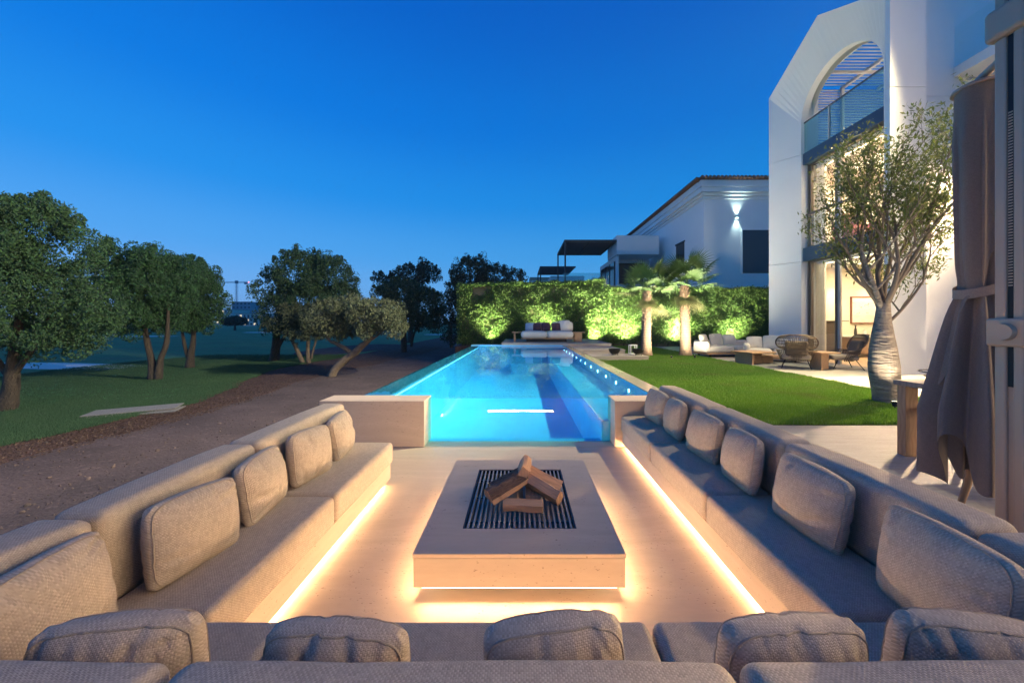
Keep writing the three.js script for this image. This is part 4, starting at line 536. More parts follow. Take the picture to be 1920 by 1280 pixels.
// far town: villas, blocks and a tower crane
{
  const wallM = mat({ color: lin(0.62, 0.54, 0.47), roughness: 0.9 }), roofM = mat({ color: lin(0.35, 0.2, 0.14) }), dk = mat({ color: lin(0.03, 0.035, 0.04), roughness: 0.3 });
  const lit = mat({ color: lin(0.8, 0.7, 0.5), emissive: lin(1, 0.75, 0.4), emissiveIntensity: 0.8 });
  const far = (name, label, px0, px1, py, d, dep, rows, cols, litK, m) => { const a = at(px0, py, d), b = at(px1, py, d), o = thing(name, label, 'building', V((a.x + b.x) / 2, GROUND, -d)); part(o, 'wall', box(a.x, b.x, GROUND - 0.1, a.y, -d - dep, -d), m ?? wallM); part(o, 'roof', box(a.x - 0.4, b.x + 0.4, a.y, a.y + 0.5, -d - dep - 0.4, -d + 0.4), roofM); const w = (b.x - a.x) / cols, h = (a.y - GROUND) / rows; for (let i = 0; i < cols; i++) for (let j = 0; j < rows; j++) part(o, 'window', box(a.x + w * (i + 0.25), a.x + w * (i + 0.75), GROUND + h * (j + 0.3), GROUND + h * (j + 0.8), -d - 0.05, -d + 0.08), (i * 7 + j * 3) % 5 < litK ? lit : dk); };
  far('far_villa', 'cream two storey villa across the golf course seen between the trees', 140, 205, 588, 130, 14, 2, 6, 1, mat({ color: lin(0.85, 0.72, 0.58), roughness: 0.9 }));
  far('far_villa', 'pale low villa partly hidden by the broad tree', 60, 128, 594, 150, 12, 2, 6, 1);
  far('far_block', 'grey apartment block under construction below the crane', 434, 470, 566, 520, 30, 6, 5, 0, mat({ color: lin(0.3, 0.32, 0.36), roughness: 0.9 }));
  far('far_block', 'low pale block beside the crane site', 405, 436, 580, 480, 30, 3, 6, 1); far('far_block', 'long low block at the foot of the crane site', 440, 505, 588, 400, 25, 2, 9, 1); far('far_block', 'pale house row at the edge of the fairway', 455, 480, 597, 260, 12, 2, 4, 2);
  const cm = mat({ color: lin(0.25, 0.27, 0.3), roughness: 0.6 }), c = thing('tower_crane', 'tall tower crane standing over the far construction site', 'crane', V((443 - CX) / F * 520, GROUND, -520)), T = at(443, 530, 520), mg = [], s = 1.1;
  for (const [a, b] of [[-s, -s], [s, -s], [-s, s], [s, s]]) mg.push(rod(V(T.x + a, GROUND, T.z + b), V(T.x + a, T.y, T.z + b), 0.22, 4));
  for (let y = GROUND, k = 0; y < T.y - 2.5; y += 2.6, k++) { const q = k % 2 ? s : -s; mg.push(rod(V(T.x - q, y, T.z + s), V(T.x + q, y + 2.6, T.z + s), 0.13, 4), rod(V(T.x + s, y, T.z - q), V(T.x + s, y + 2.6, T.z + q), 0.13, 4)); }
  part(c, 'mast', merge(mg), cm); const jib = (x0, x1) => { const l = [rod(V(x0, T.y, T.z), V(x1, T.y, T.z), 0.25, 4), rod(V(x0, T.y + 1.6, T.z), V(x1, T.y + 1.6, T.z), 0.25, 4)]; const n = Math.round(Math.abs(x1 - x0) / 2.2); for (let i = 0; i < n; i++) l.push(rod(V(x0 + (x1 - x0) * i / n, T.y + (i % 2 ? 1.6 : 0), T.z), V(x0 + (x1 - x0) * (i + 1) / n, T.y + (i % 2 ? 0 : 1.6), T.z), 0.15, 4)); return merge(l); };
  part(c, 'jib', jib(T.x, T.x - 17), cm); part(c, 'counter_jib', jib(T.x, T.x + 16), cm); part(c, 'counterweight', box(T.x + 12, T.x + 16, T.y - 2.2, T.y + 0.8, T.z - 1, T.z + 1), cm); part(c, 'cab', box(T.x - 1.6, T.x + 1.6, T.y - 1, T.y + 3.2, T.z - 1.2, T.z + 1.2), cm);
  part(c, 'warning_light', boxUV(new THREE.SphereGeometry(0.9, 10, 8).translate(T.x + 18, T.y + 1, T.z)), mat({ color: lin(1, 0.3, 0.3), emissive: lin(1, 0.25, 0.25), emissiveIntensity: 2 }));
}

// ---------------------------------------------------------------- lawn
{
  const lawnC = texture(512, (u, v) => { const b = fbm(u * 60, v * 60, 181, 3, 60, 60); return [0.035 + 0.02 * b, 0.075 + 0.03 * b, 0.012]; });
  const outline = [[2.03, -4.80], [2.03, -4.474], [6.7, -4.474], [6.9, -13.7], [6.95, -19.2], [4.4, -19.2], [4.4, -12], [2.04, -12]];
  structure('lawn', prism(outline, -0.9, PATIO + 0.006), mat({ map: sized(lawnC, 1.5), bumpMap: sized(soilB, 0.5), bumpScale: 0.03, roughness: 1 }));
  const r = rng(911), blades = []; for (let k = 0; k < 7; k++) { const a = r() * 6.283, x = (r() - 0.5) * 0.05, z = (r() - 0.5) * 0.05, h = 0.028 + 0.03 * r(), w = 0.0035, lx = (r() - 0.5) * 0.035, lz = (r() - 0.5) * 0.035, c = Math.cos(a) * w, s = Math.sin(a) * w; blades.push(x - c, 0, z - s, x + c, 0, z + s, x + lx * 0.4 + c * 0.8, h * 0.6, z + lz * 0.4 + s * 0.8, x - c, 0, z - s, x + lx * 0.4 + c * 0.8, h * 0.6, z + lz * 0.4 + s * 0.8, x + lx * 0.4 - c * 0.8, h * 0.6, z + lz * 0.4 - s * 0.8, x + lx * 0.4 - c * 0.8, h * 0.6, z + lz * 0.4 - s * 0.8, x + lx * 0.4 + c * 0.8, h * 0.6, z + lz * 0.4 + s * 0.8, x + lx, h, z + lz); }
  const tuft = new THREE.BufferGeometry(); tuft.setAttribute('position', new THREE.Float32BufferAttribute(blades, 3)); tuft.computeVertexNormals();
  const poly = new THREE.Shape(outline.map(([x, z]) => new THREE.Vector2(x, z))).getPoints(), inside = (x, z) => { let c = false; for (let i = 0, j = poly.length - 1; i < poly.length; j = i++) if ((poly[i].y > z) !== (poly[j].y > z) && x < (poly[j].x - poly[i].x) * (z - poly[i].y) / (poly[j].y - poly[i].y) + poly[i].x) c = !c; return c; };
  const N = 95000, grass = new THREE.InstancedMesh(tuft, phys({ color: 0xffffff, roughness: 0.9, transmission: 0.3, thickness: 0, side: THREE.DoubleSide }), N); grass.name = 'lawn_grass'; grass.userData = { kind: 'stuff' }; const m = new THREE.Matrix4(), q = new THREE.Quaternion(), col = new THREE.Color();
  for (let i = 0; i < N;) { const x = 2.03 + r() * 4.95, z = -4.47 - r() * 14.7; if (!inside(x, z)) continue; const near = z > -9 || r() < 0.55; if (!near) continue; q.setFromAxisAngle(V(0, 1, 0), r() * 6.283); const s = 0.7 + 0.6 * r(); m.compose(V(x, PATIO + 0.005, z), q, V(s, s * (0.7 + 0.6 * fbm(x * 3, z * 3, 5, 2)), s)); grass.setMatrixAt(i, m); const t = r() * 0.5 + 0.5 * fbm(x * 2, z * 2, 9, 3), b = fbm(x * 1.1, z * 1.4, 14, 3); const c = mix3([0.085, 0.23, 0.010], [0.18, 0.32, 0.018], t), d = mix3(c, [0.17, 0.17, 0.045], Math.max(0, b - 0.62) * 2.2); grass.setColorAt(i, col.setRGB(...d)); i++; }
  grass.castShadow = grass.receiveShadow = true; scene.add(grass);
}

// ---------------------------------------------------------------- hedges
function hedge(label, x0, x1, h0, h1, seed, n) {
  const z0 = -20.6, z1 = -19.5, t = thing('clipped_hedge', label, 'hedge', V((x0 + x1) / 2, PATIO, -20)), N = Math.round((x1 - x0) * 4), l = [];
  const H = (x) => h0 + (h1 - h0) * (x - x0) / (x1 - x0) + 0.10 * (fbm(x * 2.2, seed, 7, 3) - 0.5) * 2;
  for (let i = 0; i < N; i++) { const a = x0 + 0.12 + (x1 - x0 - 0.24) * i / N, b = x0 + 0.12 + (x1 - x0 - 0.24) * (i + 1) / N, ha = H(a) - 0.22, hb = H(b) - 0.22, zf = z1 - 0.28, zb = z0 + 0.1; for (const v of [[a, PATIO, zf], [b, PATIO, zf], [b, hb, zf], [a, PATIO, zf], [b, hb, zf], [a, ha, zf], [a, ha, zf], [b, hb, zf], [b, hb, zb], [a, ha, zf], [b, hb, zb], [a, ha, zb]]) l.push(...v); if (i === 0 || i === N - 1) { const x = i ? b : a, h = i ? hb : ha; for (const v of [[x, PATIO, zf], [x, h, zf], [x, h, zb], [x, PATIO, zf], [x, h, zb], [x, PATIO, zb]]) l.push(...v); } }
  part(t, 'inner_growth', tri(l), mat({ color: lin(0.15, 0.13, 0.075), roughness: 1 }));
  for (let x = x0 + 0.3; x < x1 - 0.2; x += 0.62) part(t, 'stem', tube([V(x, PATIO, -19.78), V(x + 0.03, PATIO + 0.4, -19.75), V(x - 0.02, PATIO + 1.0, -19.8)], [0.03, 0.026, 0.015], 6), bark);
  const bulge = (x, y) => 0.26 * (fbm(x * 1.6, y * 1.2, seed, 3) - 0.5) * 2;
  addPart(t, 'foliage', leafGeometry(n, (r) => { const x = x0 + r() * (x1 - x0), top = H(x), q = r(); if (q < 0.80) { const y = PATIO + 0.12 + Math.pow(r(), 0.92) * (top - PATIO - 0.12); return [x, y, z1 - 0.16 + bulge(x, y) + (r() - 0.75) * 0.22, 0, 0.25, 0.4]; } if (q < 0.93) return [x, top - 0.16 + (r() - 0.3) * 0.2 + (r() < 0.06 ? r() * 0.16 : 0), z1 - r() * 1.1, 0, 0.6, 0]; const e = r() < 0.5 ? x0 : x1; return [e + (r() - 0.5) * 0.3, PATIO + 0.1 + r() * (H(e) - PATIO), z1 - r(), 0, 0.3, 0.1]; }, { size: 0.10, slim: 0.5, seed, c0: [0.06, 0.13, 0.018], c1: [0.13, 0.21, 0.035] }), glossLeaf);
}
hedge('tall clipped hedge behind the daybed deck, up to the gap', -3.45, 4.55, 3.75, 3.95, 401, 70000);
hedge('tall clipped hedge behind the palms, running to the villa', 4.85, 14.4, 3.55, 3.5, 402, 78000);
single('fence_post', 'bluish post standing in the gap between the two hedges', 'post', V(4.7, PATIO, -20.2), box(4.62, 4.78, PATIO, 3.5, -20.3, -20.14), mat({ color: lin(0.35, 0.37, 0.42) }));

// ---------------------------------------------------------------- ground spotlights
const spotLens = mat({ color: lin(1, 0.95, 0.8), emissive: lin(1, 0.86, 0.55), emissiveIntensity: 9 });
function groundLight(label, x, z, y, tx, ty, tz, I, ang, color = lin(1, 0.86, 0.55)) {
  const o = thing('garden_spotlight', label, 'spotlight', V(x, y, z)), dir = V(tx - x, ty - y, tz - z).normalize(), q = new THREE.Quaternion().setFromUnitVectors(V(0, 1, 0), dir), c = V(x, y + 0.09, z);
  part(o, 'stake', rod(V(x, y - 0.02, z), V(x, y + 0.05, z), 0.009), blackMetal); const head = part(o, 'housing', boxUV(new THREE.CylinderGeometry(0.038, 0.03, 0.075, 14, 1).applyQuaternion(q).translate(c.x, c.y, c.z)), blackMetal); const f = c.clone().addScaledVector(dir, 0.0385); part(head, 'lens', boxUV(new THREE.CylinderGeometry(0.032, 0.032, 0.003, 14).applyQuaternion(q).translate(f.x, f.y, f.z)), spotLens);
  spot('garden_beam', color, I, c.clone().addScaledVector(dir, 0.045), V(tx, ty, tz), ang, 0.7, 1.5);
}
groundLight('ground spotlight at the hedge foot right of the daybed deck', 4.0, -18.9, PATIO + 0.006, 4.1, 2.6, -19.7, 230, 0.95, lin(0.95, 1, 0.5));
groundLight('ground spotlight at the hedge foot between the two palms', 5.75, -18.75, PATIO + 0.006, 5.8, 2.4, -19.7, 250, 0.95, lin(0.95, 1, 0.5));
groundLight('ground spotlight at the hedge foot at the pool corner', -1.6, -19.0, PATIO, -1.7, 2.4, -19.7, 110, 0.85, lin(0.95, 1, 0.5));
groundLight('ground spotlight at the hedge foot behind the garden sofa', 8.6, -18.95, PATIO, 8.7, 2.6, -19.7, 200, 1.1, lin(0.95, 1, 0.5));
groundLight('unseen ground spotlight behind the daybed, placed to light the hedge', 1.4, -19.0, 0.667, 1.4, 3.0, -19.7, 110, 1.0, lin(0.95, 1, 0.5));  // unseen, placed to brighten the hedge behind the daybed
groundLight('unseen ground spotlight near the villa pillar, placed to light the hedge', 11.6, -18.95, PATIO, 11.6, 2.6, -19.7, 120, 1.1, lin(0.95, 1, 0.5));  // unseen, placed to brighten the villa end of the hedge
groundLight('ground spotlight aimed up the first palm trunk', 5.35, -12.5, PATIO + 0.006, 5.0, 2.6, -13.6, 75, 1.25, lin(1, 0.92, 0.68));
groundLight('ground spotlight aimed up the second palm trunk', 6.2, -12.55, PATIO + 0.006, 6.35, 2.6, -13.6, 75, 1.25, lin(1, 0.92, 0.68));
groundLight('ground spotlight in the grass at the foot of the bottle tree', 5.55, -5.22, PATIO + 0.006, 5.86, 2.6, -5.66, 9, 0.7, lin(1, 0.84, 0.58));
groundLight('ground spotlight at the villa wall corner', 10.3, -8.62, PATIO, 10.35, 5, -8.9, 5, 0.6, lin(1, 0.8, 0.55));

// stones under the hedge wall: low edging where the lawn meets it
structure('garden_bed', box(-3.6, 14.4, -0.9, PATIO - 0.004, -21.5, -19.2), mulch);

// ---------------------------------------------------------------- palms
function fanFrond(seed) {                                                             // stalk along +x from the origin, fan of blades at its end
  const r = rng(seed), l = [], stalk = 0.55 + 0.25 * r(), droop = 0.05 + 0.16 * r(), n = 26, R = 0.62 + 0.14 * r(); const g = [tube([V(0, 0, 0), V(stalk * 0.5, 0.02, 0), V(stalk, -droop * 0.3, 0)], [0.018, 0.012, 0.008], 5)];
  for (let i = 0; i < n; i++) { const a = (i / (n - 1) - 0.5) * 4.4, L = R * (0.72 + 0.28 * Math.cos(a * 0.5)) * (0.9 + 0.2 * r()), w = 0.028, c = V(stalk, -droop * 0.3, 0), dir = V(Math.cos(a), 0.10 * Math.cos(a * 2), Math.sin(a)), sd = V(-Math.sin(a), 0, Math.cos(a)), fold = 0.018; let prev = null; for (let k = 0; k <= 4; k++) { const t = k / 4, p = c.clone().addScaledVector(dir, L * t).add(V(0, -droop * t * t * L * (1 + r() * 0.3) - (t > 0.7 ? 0.10 * (t - 0.7) * r() : 0), 0)), ww = w * (t < 0.5 ? 0.35 + 1.3 * t : 1 - (t - 0.5) * 1.9), A = p.clone().addScaledVector(sd, ww), B = p.clone().addScaledVector(sd, -ww), M = p.clone().add(V(0, -fold * (1 - t), 0)); if (prev) for (const v of [prev[0], A, M, prev[0], M, prev[1], prev[1], M, B, prev[1], B, prev[2]]) l.push(v.x, v.y, v.z); prev = [A, M, B]; } }
  g.push(tri(l)); return merge(g);
}
const frondKinds = [1, 2, 3, 4, 5].map((k) => fanFrond(500 + k));
const frondMat = phys({ color: lin(0.085, 0.17, 0.03), roughness: 0.7, transmission: 0.3, thickness: 0, side: THREE.DoubleSide }), dryFrond = phys({ color: lin(0.17, 0.17, 0.06), roughness: 0.85, transmission: 0.25, thickness: 0, side: THREE.DoubleSide });
const palmC = texture(512, (u, v) => { const ring = Math.abs(((v * 16 + 0.25 * fbm(u * 5, v * 20, 211, 3)) % 1) - 0.5) * 2, f = fbm(u * 40, v * 14, 212, 3, 40, 14), k = 0.55 + 0.45 * ring + 0.5 * (f - 0.5); return [0.25 * k, 0.16 * k, 0.105 * k]; });
const palmBark = mat({ map: sized(palmC, 1.0, 1.0), bumpMap: sized(palmC, 1.0, 1.0), bumpScale: 0.03, roughness: 0.95 }), bootMat = mat({ color: lin(0.27, 0.17, 0.11), roughness: 0.95 });
function palm(label, x, z, th, seed, lean) {
  const t = thing('fan_palm', label, 'palm tree', V(x, PATIO, z), 'palms beside the lawn'), r = rng(seed), y0 = PATIO;
  const g = lathe([[0.28, 0], [0.24, 0.08], [0.205, 0.3], [0.185, 0.7], [0.17, 1.2], [0.155, th * 0.75], [0.145, th]], 22, 0.06, seed); { const p = g.attributes.position, uv = g.attributes.uv; for (let i = 0; i < p.count; i++) { const y = p.getY(i); uv.setXY(i, uv.getX(i) * 1.3, y); p.setX(i, p.getX(i) + lean * y * y * 0.05); } } g.translate(x, y0, z);
  part(t, 'trunk', g, palmBark);
  const bt = boxUV(new THREE.ConeGeometry(0.05, 0.2, 5)); for (let i = 0; i < 64; i++) { const h = th * (0.48 + 0.52 * i / 64), a = i * 2.4, R = 0.165 - 0.02 * h / th; part(t, 'leaf_base', place(bt, x + lean * h * h * 0.05 + Math.cos(a) * R, y0 + h, z + Math.sin(a) * R, -a, 0, -0.5 - 0.5 * r(), [1, 0.7 + 0.6 * r(), 1]), bootMat); }
  const cx = x + lean * th * th * 0.05; for (let i = 0; i < 20; i++) { const a = i * 2.399 + r() * 0.4, up = 1.3 - 1.35 * i / 18 - (i > 17 ? 0.6 : 0) + 0.2 * (r() - 0.5), k = frondKinds[i % 5], o = mesh(k, i > 16 ? dryFrond : frondMat, 'frond'); o.position.set(cx - x + Math.cos(a) * 0.1, th - 0.02 + 0.12 * up, Math.sin(a) * 0.1); o.rotation.set(0, -a, up, 'YZX'); o.scale.setScalar(0.82 + 0.2 * r()); t.add(o); }
}
palm('fan palm with a ringed trunk standing beside the stepped deck', 4.91, -13.8, 2.55, 601, 0.1);
palm('fan palm with a ringed trunk standing beside the garden sofa', 6.45, -13.8, 2.75, 602, -0.15);

// ---------------------------------------------------------------- bottle tree
{
  const X = 5.86, Z = -5.64, t = thing('bottle_tree', 'bottle shaped tree with a swollen grey trunk and sparse small leaves', 'tree', V(X, PATIO, Z)), r = rng(733);
  const C = texture(1024, (u, v) => { const st = fbm(u * 9, v * 60, 221, 4, 9, 60), sc = fbm(u * 5, v * 22, 222, 3, 5, 22), f = fbm(u * 60, v * 90, 223, 2, 60, 90); let k = 0.8 + 0.4 * (st - 0.5) + 0.25 * (f - 0.5); let c = [0.27 * k, 0.22 * k, 0.18 * k]; if (sc > 0.62) c = mix3(c, [0.12, 0.09, 0.07], Math.min(0.85, (sc - 0.62) * 7)); if (st > 0.66) c = mix3(c, [0.36, 0.31, 0.26], 0.4); return c; });
  const bB = texture(1024, (u, v) => { const st = fbm(u * 9, v * 60, 221, 4, 9, 60), sc = fbm(u * 5, v * 22, 222, 3, 5, 22); return 0.5 + 0.5 * (st - 0.5) - (sc > 0.62 ? 0.5 * (sc - 0.62) * 4 : 0); }, false);
  const bk = mat({ map: sized(C, 1.6, 1.6), bumpMap: sized(bB, 1.6, 1.6), bumpScale: 0.05, roughness: 0.9 }), twig = mat({ color: lin(0.15, 0.12, 0.095), roughness: 0.95 });
  const prof = [[0.19, -0.02], [0.165, 0.05], [0.170, 0.18], [0.185, 0.40], [0.186, 0.62], [0.165, 0.88], [0.135, 1.12], [0.105, 1.32], [0.09, 1.48], [0.08, 1.60], [0.03, 1.66]], g = lathe(prof, 32, 0.10, 9); { const p = g.attributes.position, uv = g.attributes.uv; for (let i = 0; i < p.count; i++) { const y = p.getY(i); uv.setXY(i, uv.getX(i) * 1.6, y); p.setX(i, p.getX(i) - 0.06 * Math.sin(y * 1.5)); } } g.computeVertexNormals(); g.translate(X, PATIO, Z); part(t, 'trunk', g, bk);
  const tips = []; const grow = (out, p, d, len, rad, lev) => {
    const pts = [p.clone()], q = p.clone(), dir = d.clone(); const n = 3; for (let i = 0; i < n; i++) { dir.add(V((r() - 0.5) * 0.35, 0.10 + (r() - 0.5) * 0.25, (r() - 0.5) * 0.35)).normalize(); q.addScaledVector(dir, len / n); pts.push(q.clone()); }
    out.push(tube(pts, [rad, rad * 0.85, rad * 0.72, rad * 0.55], lev > 2 ? 4 : 7)); if (lev >= 2) for (let i = 1; i <= n; i++) tips.push([pts[i], dir.clone(), lev]);
    if (lev < 4) { const m = lev === 0 ? 4 : lev === 3 ? 2 : 3; for (let i = 0; i < m; i++) { const s = pts[1 + Math.floor(r() * n)] ?? q, nd = dir.clone().add(V((r() - 0.5) * 1.5, (r() - 0.35) * 0.9, (r() - 0.5) * 1.5)).normalize(); grow(out, (i === 0 ? q : s).clone(), nd, len * (0.58 + 0.2 * r()), rad * 0.52, lev + 1); } }
  };
  const fork = V(X - 0.055, PATIO + 1.50, Z), limbs = [[-0.38, 1.0, 0.1, 1.0], [-0.15, 1.1, -0.4, 1.15], [0.25, 1.15, 0.2, 1.2], [0.5, 1.0, -0.25, 1.1], [0.1, 1.1, 0.3, 1.0], [-0.5, 0.8, -0.3, 0.8], [0.9, 0.6, -0.05, 0.9], [0.05, 1.2, -0.1, 1.25]];
  limbs.forEach(([x, y, z, L], i) => { const out = []; grow(out, fork.clone().add(V(x * 0.06, (i === 6 ? -0.35 : 0) + 0.02 * i, z * 0.1)), V(x, y, z).normalize(), L, i === 6 ? 0.026 : 0.038, 0); part(t, 'limb', merge(out), i < 1 ? bk : twig); });
  let k = 0; addPart(t, 'foliage', leafGeometry(13000, (q) => { const [p, d] = tips[(k++) % tips.length], s = 0.10; return [p.x + (q() - 0.5) * 2 * s, p.y + (q() - 0.4) * 2 * s, p.z + (q() - 0.5) * 2 * s, d.x * 0.5, d.y * 0.5, d.z * 0.5]; }, { size: 0.072, slim: 0.30, seed: 734, c0: [0.09, 0.13, 0.025], c1: [0.21, 0.23, 0.055] }), glossLeaf);
}

// ---------------------------------------------------------------- stepped deck, daybed, bowls
const deckM = mat({ map: sized(paveColor, 2.3), bumpMap: sized(plasterBump, 0.7), bumpScale: 0.003, roughness: 0.7, color: lin(1.05, 1.02, 1.0) });
function deck(name, x0, x1, z0, z1, y0, y1, w) { const o = structure(name, box(x0 + 0.02, x1 - 0.02, y0, y1 - 0.03, z0 + 0.02, z1 - 0.02), deckM); const n = Math.round((z1 - z0) / w); for (let i = 0; i < n; i++) part(o, 'plank', box(x0, x1, y1 - 0.029, y1, z0 + (z1 - z0) * i / n + 0.003, z0 + (z1 - z0) * (i + 1) / n - 0.003, 0.003), deckM); }
deck('upper_deck', -0.85, 3.9, -19.2, -15.12, -0.9, 0.665, 0.29);
deck('middle_deck', 2.05, 3.9, -15.11, -13.1, -0.9, 0.545, 0.29);
deck('lower_deck', 2.05, 4.36, -13.09, -11.95, -0.9, 0.41, 0.285);
{
  const y = 0.667, z = -16.6, o = thing('daybed', 'low wooden daybed with thick beige mattresses on the deck by the hedge', 'daybed', V(1.3, y, z));
  part(o, 'plinth', box(0.25, 2.1, y, y + 0.14, z - 0.4, z + 0.42), blackMetal); part(o, 'frame', box(0.0, 2.5, y + 0.14, y + 0.2, z - 0.5, z + 0.5, 0.01), wood);
  for (const x of [0.58, 1.78]) part(o, 'mattress', place(softBox(1.2, 0.3, 1.15, 0.13, { bulge: 0.03, seed: 8 }), x + 0.02, y + 0.34, z + 0.02), cream);
  part(o, 'back_cushion', place(softBox(1.1, 0.42, 0.24, 0.1, { bulge: 0.02 }), 0.78, y + 0.66, z - 0.42, 0, -0.15), cream); part(o, 'back_cushion', place(softBox(1.0, 0.46, 0.24, 0.1, { bulge: 0.02 }), 2.0, y + 0.69, z - 0.42, 0, -0.15), cream);
  const plum = mat({ color: lin(0.055, 0.026, 0.045), roughness: 0.95 }), blueC = mat({ color: lin(0.30, 0.36, 0.45), roughness: 0.95 });
  [[0.42, blueC, 'pale blue pillow at the end of the daybed'], [0.74, plum, 'dark plum pillow beside the pale blue one on the daybed'], [1.2, plum, 'dark plum pillow in the middle of the daybed'], [1.68, plum, 'dark plum pillow before the large beige cushion on the daybed']].forEach(([x, m, l], i) => soft('throw_pillow', l, 'pillow', pillowShape(0.46, 0.42, 0.16, 61 + i), m, x, y + 0.488, z - 0.19 + 0.03 * (i % 2), 0.1 * (i - 1.5), -0.3, 0.03, 'pillows on the daybed'));
  soft('throw_pillow', 'large beige pillow at the deck end of the daybed', 'pillow', pillowShape(0.55, 0.55, 0.18, 66), cream, 2.08, y + 0.488, z - 0.21, -0.15, -0.3, 0.03, 'pillows on the daybed');
  for (const [x0, x1, l] of [[-0.42, 0.12, 'wooden side table at the pool corner end of the daybed'], [2.32, 2.95, 'wooden side table at the garden end of the daybed']]) { const s = thing('deck_side_table', l, 'side table', V((x0 + x1) / 2, y, z), 'side tables of the daybed'); part(s, 'top', box(x0, x1, y + 0.42, y + 0.46, z - 0.1, z + 0.4, 0.004), wood); part(s, 'leg', box(x0 + (x0 > 0 ? 0.16 : 0.08), x0 + (x0 > 0 ? 0.5 : 0.16), y, y + 0.42, z - 0.02, z + 0.3, 0.004), wood); }
  const bowlM = mat({ color: lin(0.02, 0.02, 0.02), roughness: 0.35, metalness: 0.5 });
  for (const [x, l] of [[3.28, 'round black fire bowl on the lower deck, farther from the palm'], [4.1, 'round black fire bowl on the lower deck beside the palm']]) { const b = thing('fire_bowl', l, 'bowl', V(x, 0.412, -12.35), 'fire bowls on the deck'); part(b, 'bowl', lathe([[0.06, 0.03], [0.13, 0.06], [0.19, 0.14], [0.205, 0.23], [0.195, 0.232], [0.17, 0.14], [0.0, 0.08]], 28).translate(x, 0.412, -12.35), bowlM); for (let k = 0; k < 3; k++) { const a = k * 2.09 + 0.5; part(b, 'foot', rod(V(x + Math.cos(a) * 0.12, 0.413, -12.35 + Math.sin(a) * 0.12), V(x + Math.cos(a) * 0.1, 0.48, -12.35 + Math.sin(a) * 0.1), 0.012), bowlM); } }
  const ln = thing('lantern', 'small white open frame lantern standing behind the fire bowl', 'lantern', V(4.1, 0.412, -12.9)), wm = mat({ color: lin(0.75, 0.74, 0.7) }); for (const [a, b] of [[-1, -1], [1, -1], [-1, 1], [1, 1]]) part(ln, 'post', box(4.1 + a * 0.11 - 0.012, 4.1 + a * 0.11 + 0.012, 0.412, 0.72, -12.9 + b * 0.11 - 0.012, -12.9 + b * 0.11 + 0.012), wm); part(ln, 'top', box(3.975, 4.225, 0.72, 0.745, -13.025, -12.775), wm); part(ln, 'base', box(3.975, 4.225, 0.413, 0.43, -13.025, -12.775), wm);
}

// ---------------------------------------------------------------- garden sofas, tables and woven chairs
function gardenSofa(label, x, z, w, ry, pillows) {
  const o = thing('garden_sofa', label, 'sofa', V(x, PATIO, z), 'low garden sofas by the hedge'); o.rotation.y = ry; const P = (n, g, m) => { const q = mesh(g, m, n); o.add(q); return q; };
  P('base', box(-w / 2, w / 2, 0.10, 0.17, -0.45, 0.45, 0.01), wood); for (const [a, b] of [[-1, -1], [1, -1], [-1, 1], [1, 1]]) P('foot', box(a * (w / 2 - 0.2) - 0.03, a * (w / 2 - 0.2) + 0.03, 0.001, 0.10, b * 0.35 - 0.03, b * 0.35 + 0.03), blackMetal);
  for (const s of [-1, 1]) P('seat_cushion', place(softBox(w / 2 - 0.12, 0.24, 0.85, 0.08, { bulge: 0.02, seed: 4 }), s * (w / 4 - 0.03) + 0.03, 0.29, 0.02), cream);
  P('backrest', place(softBox(w - 0.05, 0.44, 0.2, 0.09, { seed: 5 }), 0, 0.39, -0.38), cream); P('armrest', place(softBox(0.2, 0.42, 0.86, 0.09, { seed: 6 }), -w / 2 + 0.08, 0.38, 0.0), cream);
  const m = new THREE.Matrix4().makeRotationY(ry); pillows.forEach(([u, l, s, yaw], i) => { const p = V(u, 0.40, -0.13).applyMatrix4(m); soft('sofa_pillow', l, 'pillow', pillowShape(s, s * 0.86, 0.17, 81 + i + Math.round(x * 3)), cream, x + p.x, PATIO + p.y, z + p.z, ry + yaw, -0.3, 0.02, 'pillows on the garden sofas'); });
}
gardenSofa('low cream garden sofa with one armrest beside the second palm', 8.05, -13.75, 2.3, 0.12, [[-0.80, 'cream pillow leaning in the armrest corner of the palm side sofa', 0.56, 0.5], [-0.30, 'tall cream pillow in the middle of the palm side sofa', 0.58, 0.05], [0.25, 'cream pillow at the open end of the palm side sofa', 0.54, -0.1]]);
gardenSofa('low cream garden sofa in front of the villa pillar', 8.55, -12.0, 1.6, -0.55, [[-0.45, 'cream pillow at the armrest of the sofa by the villa pillar', 0.52, 0.25], [0.05, 'large cream pillow in the middle of the sofa by the villa pillar', 0.58, 0.0], [0.5, 'cream pillow at the far end of the sofa by the villa pillar', 0.5, -0.2]]);
single('round_rug', 'dark grey round rug under the garden tables', 'rug', V(7.95, PATIO + 0.004, -10.9), lathe([[0, 0], [1.35, 0], [1.36, 0.006], [1.35, 0.012], [0, 0.012]], 48).translate(7.95, PATIO + 0.003, -10.9), mat({ color: lin(0.13, 0.13, 0.13), roughness: 1, bumpMap: sized(weaveBump, 0.3), bumpScale: 0.004 }));
function slabTable(label, x, z, w, d, h, yb, ry) { const o = thing('slab_table', label, 'coffee table', V(x, yb, z), 'wooden slab tables on the patio'); o.rotation.y = ry; const P = (n, g) => o.add(mesh(g, wood, n)); P('top', box(-w / 2, w / 2, h - 0.045, h, -d / 2, d / 2, 0.012)); P('leg', box(-w / 2 + 0.1, -w / 2 + 0.16, 0.001, h - 0.046, -d / 2 + 0.08, d / 2 - 0.08, 0.004)); P('leg', box(-w / 2 + 0.161, w / 2 - 0.15, 0.001, h - 0.046, -0.04, 0.04, 0.004)); }
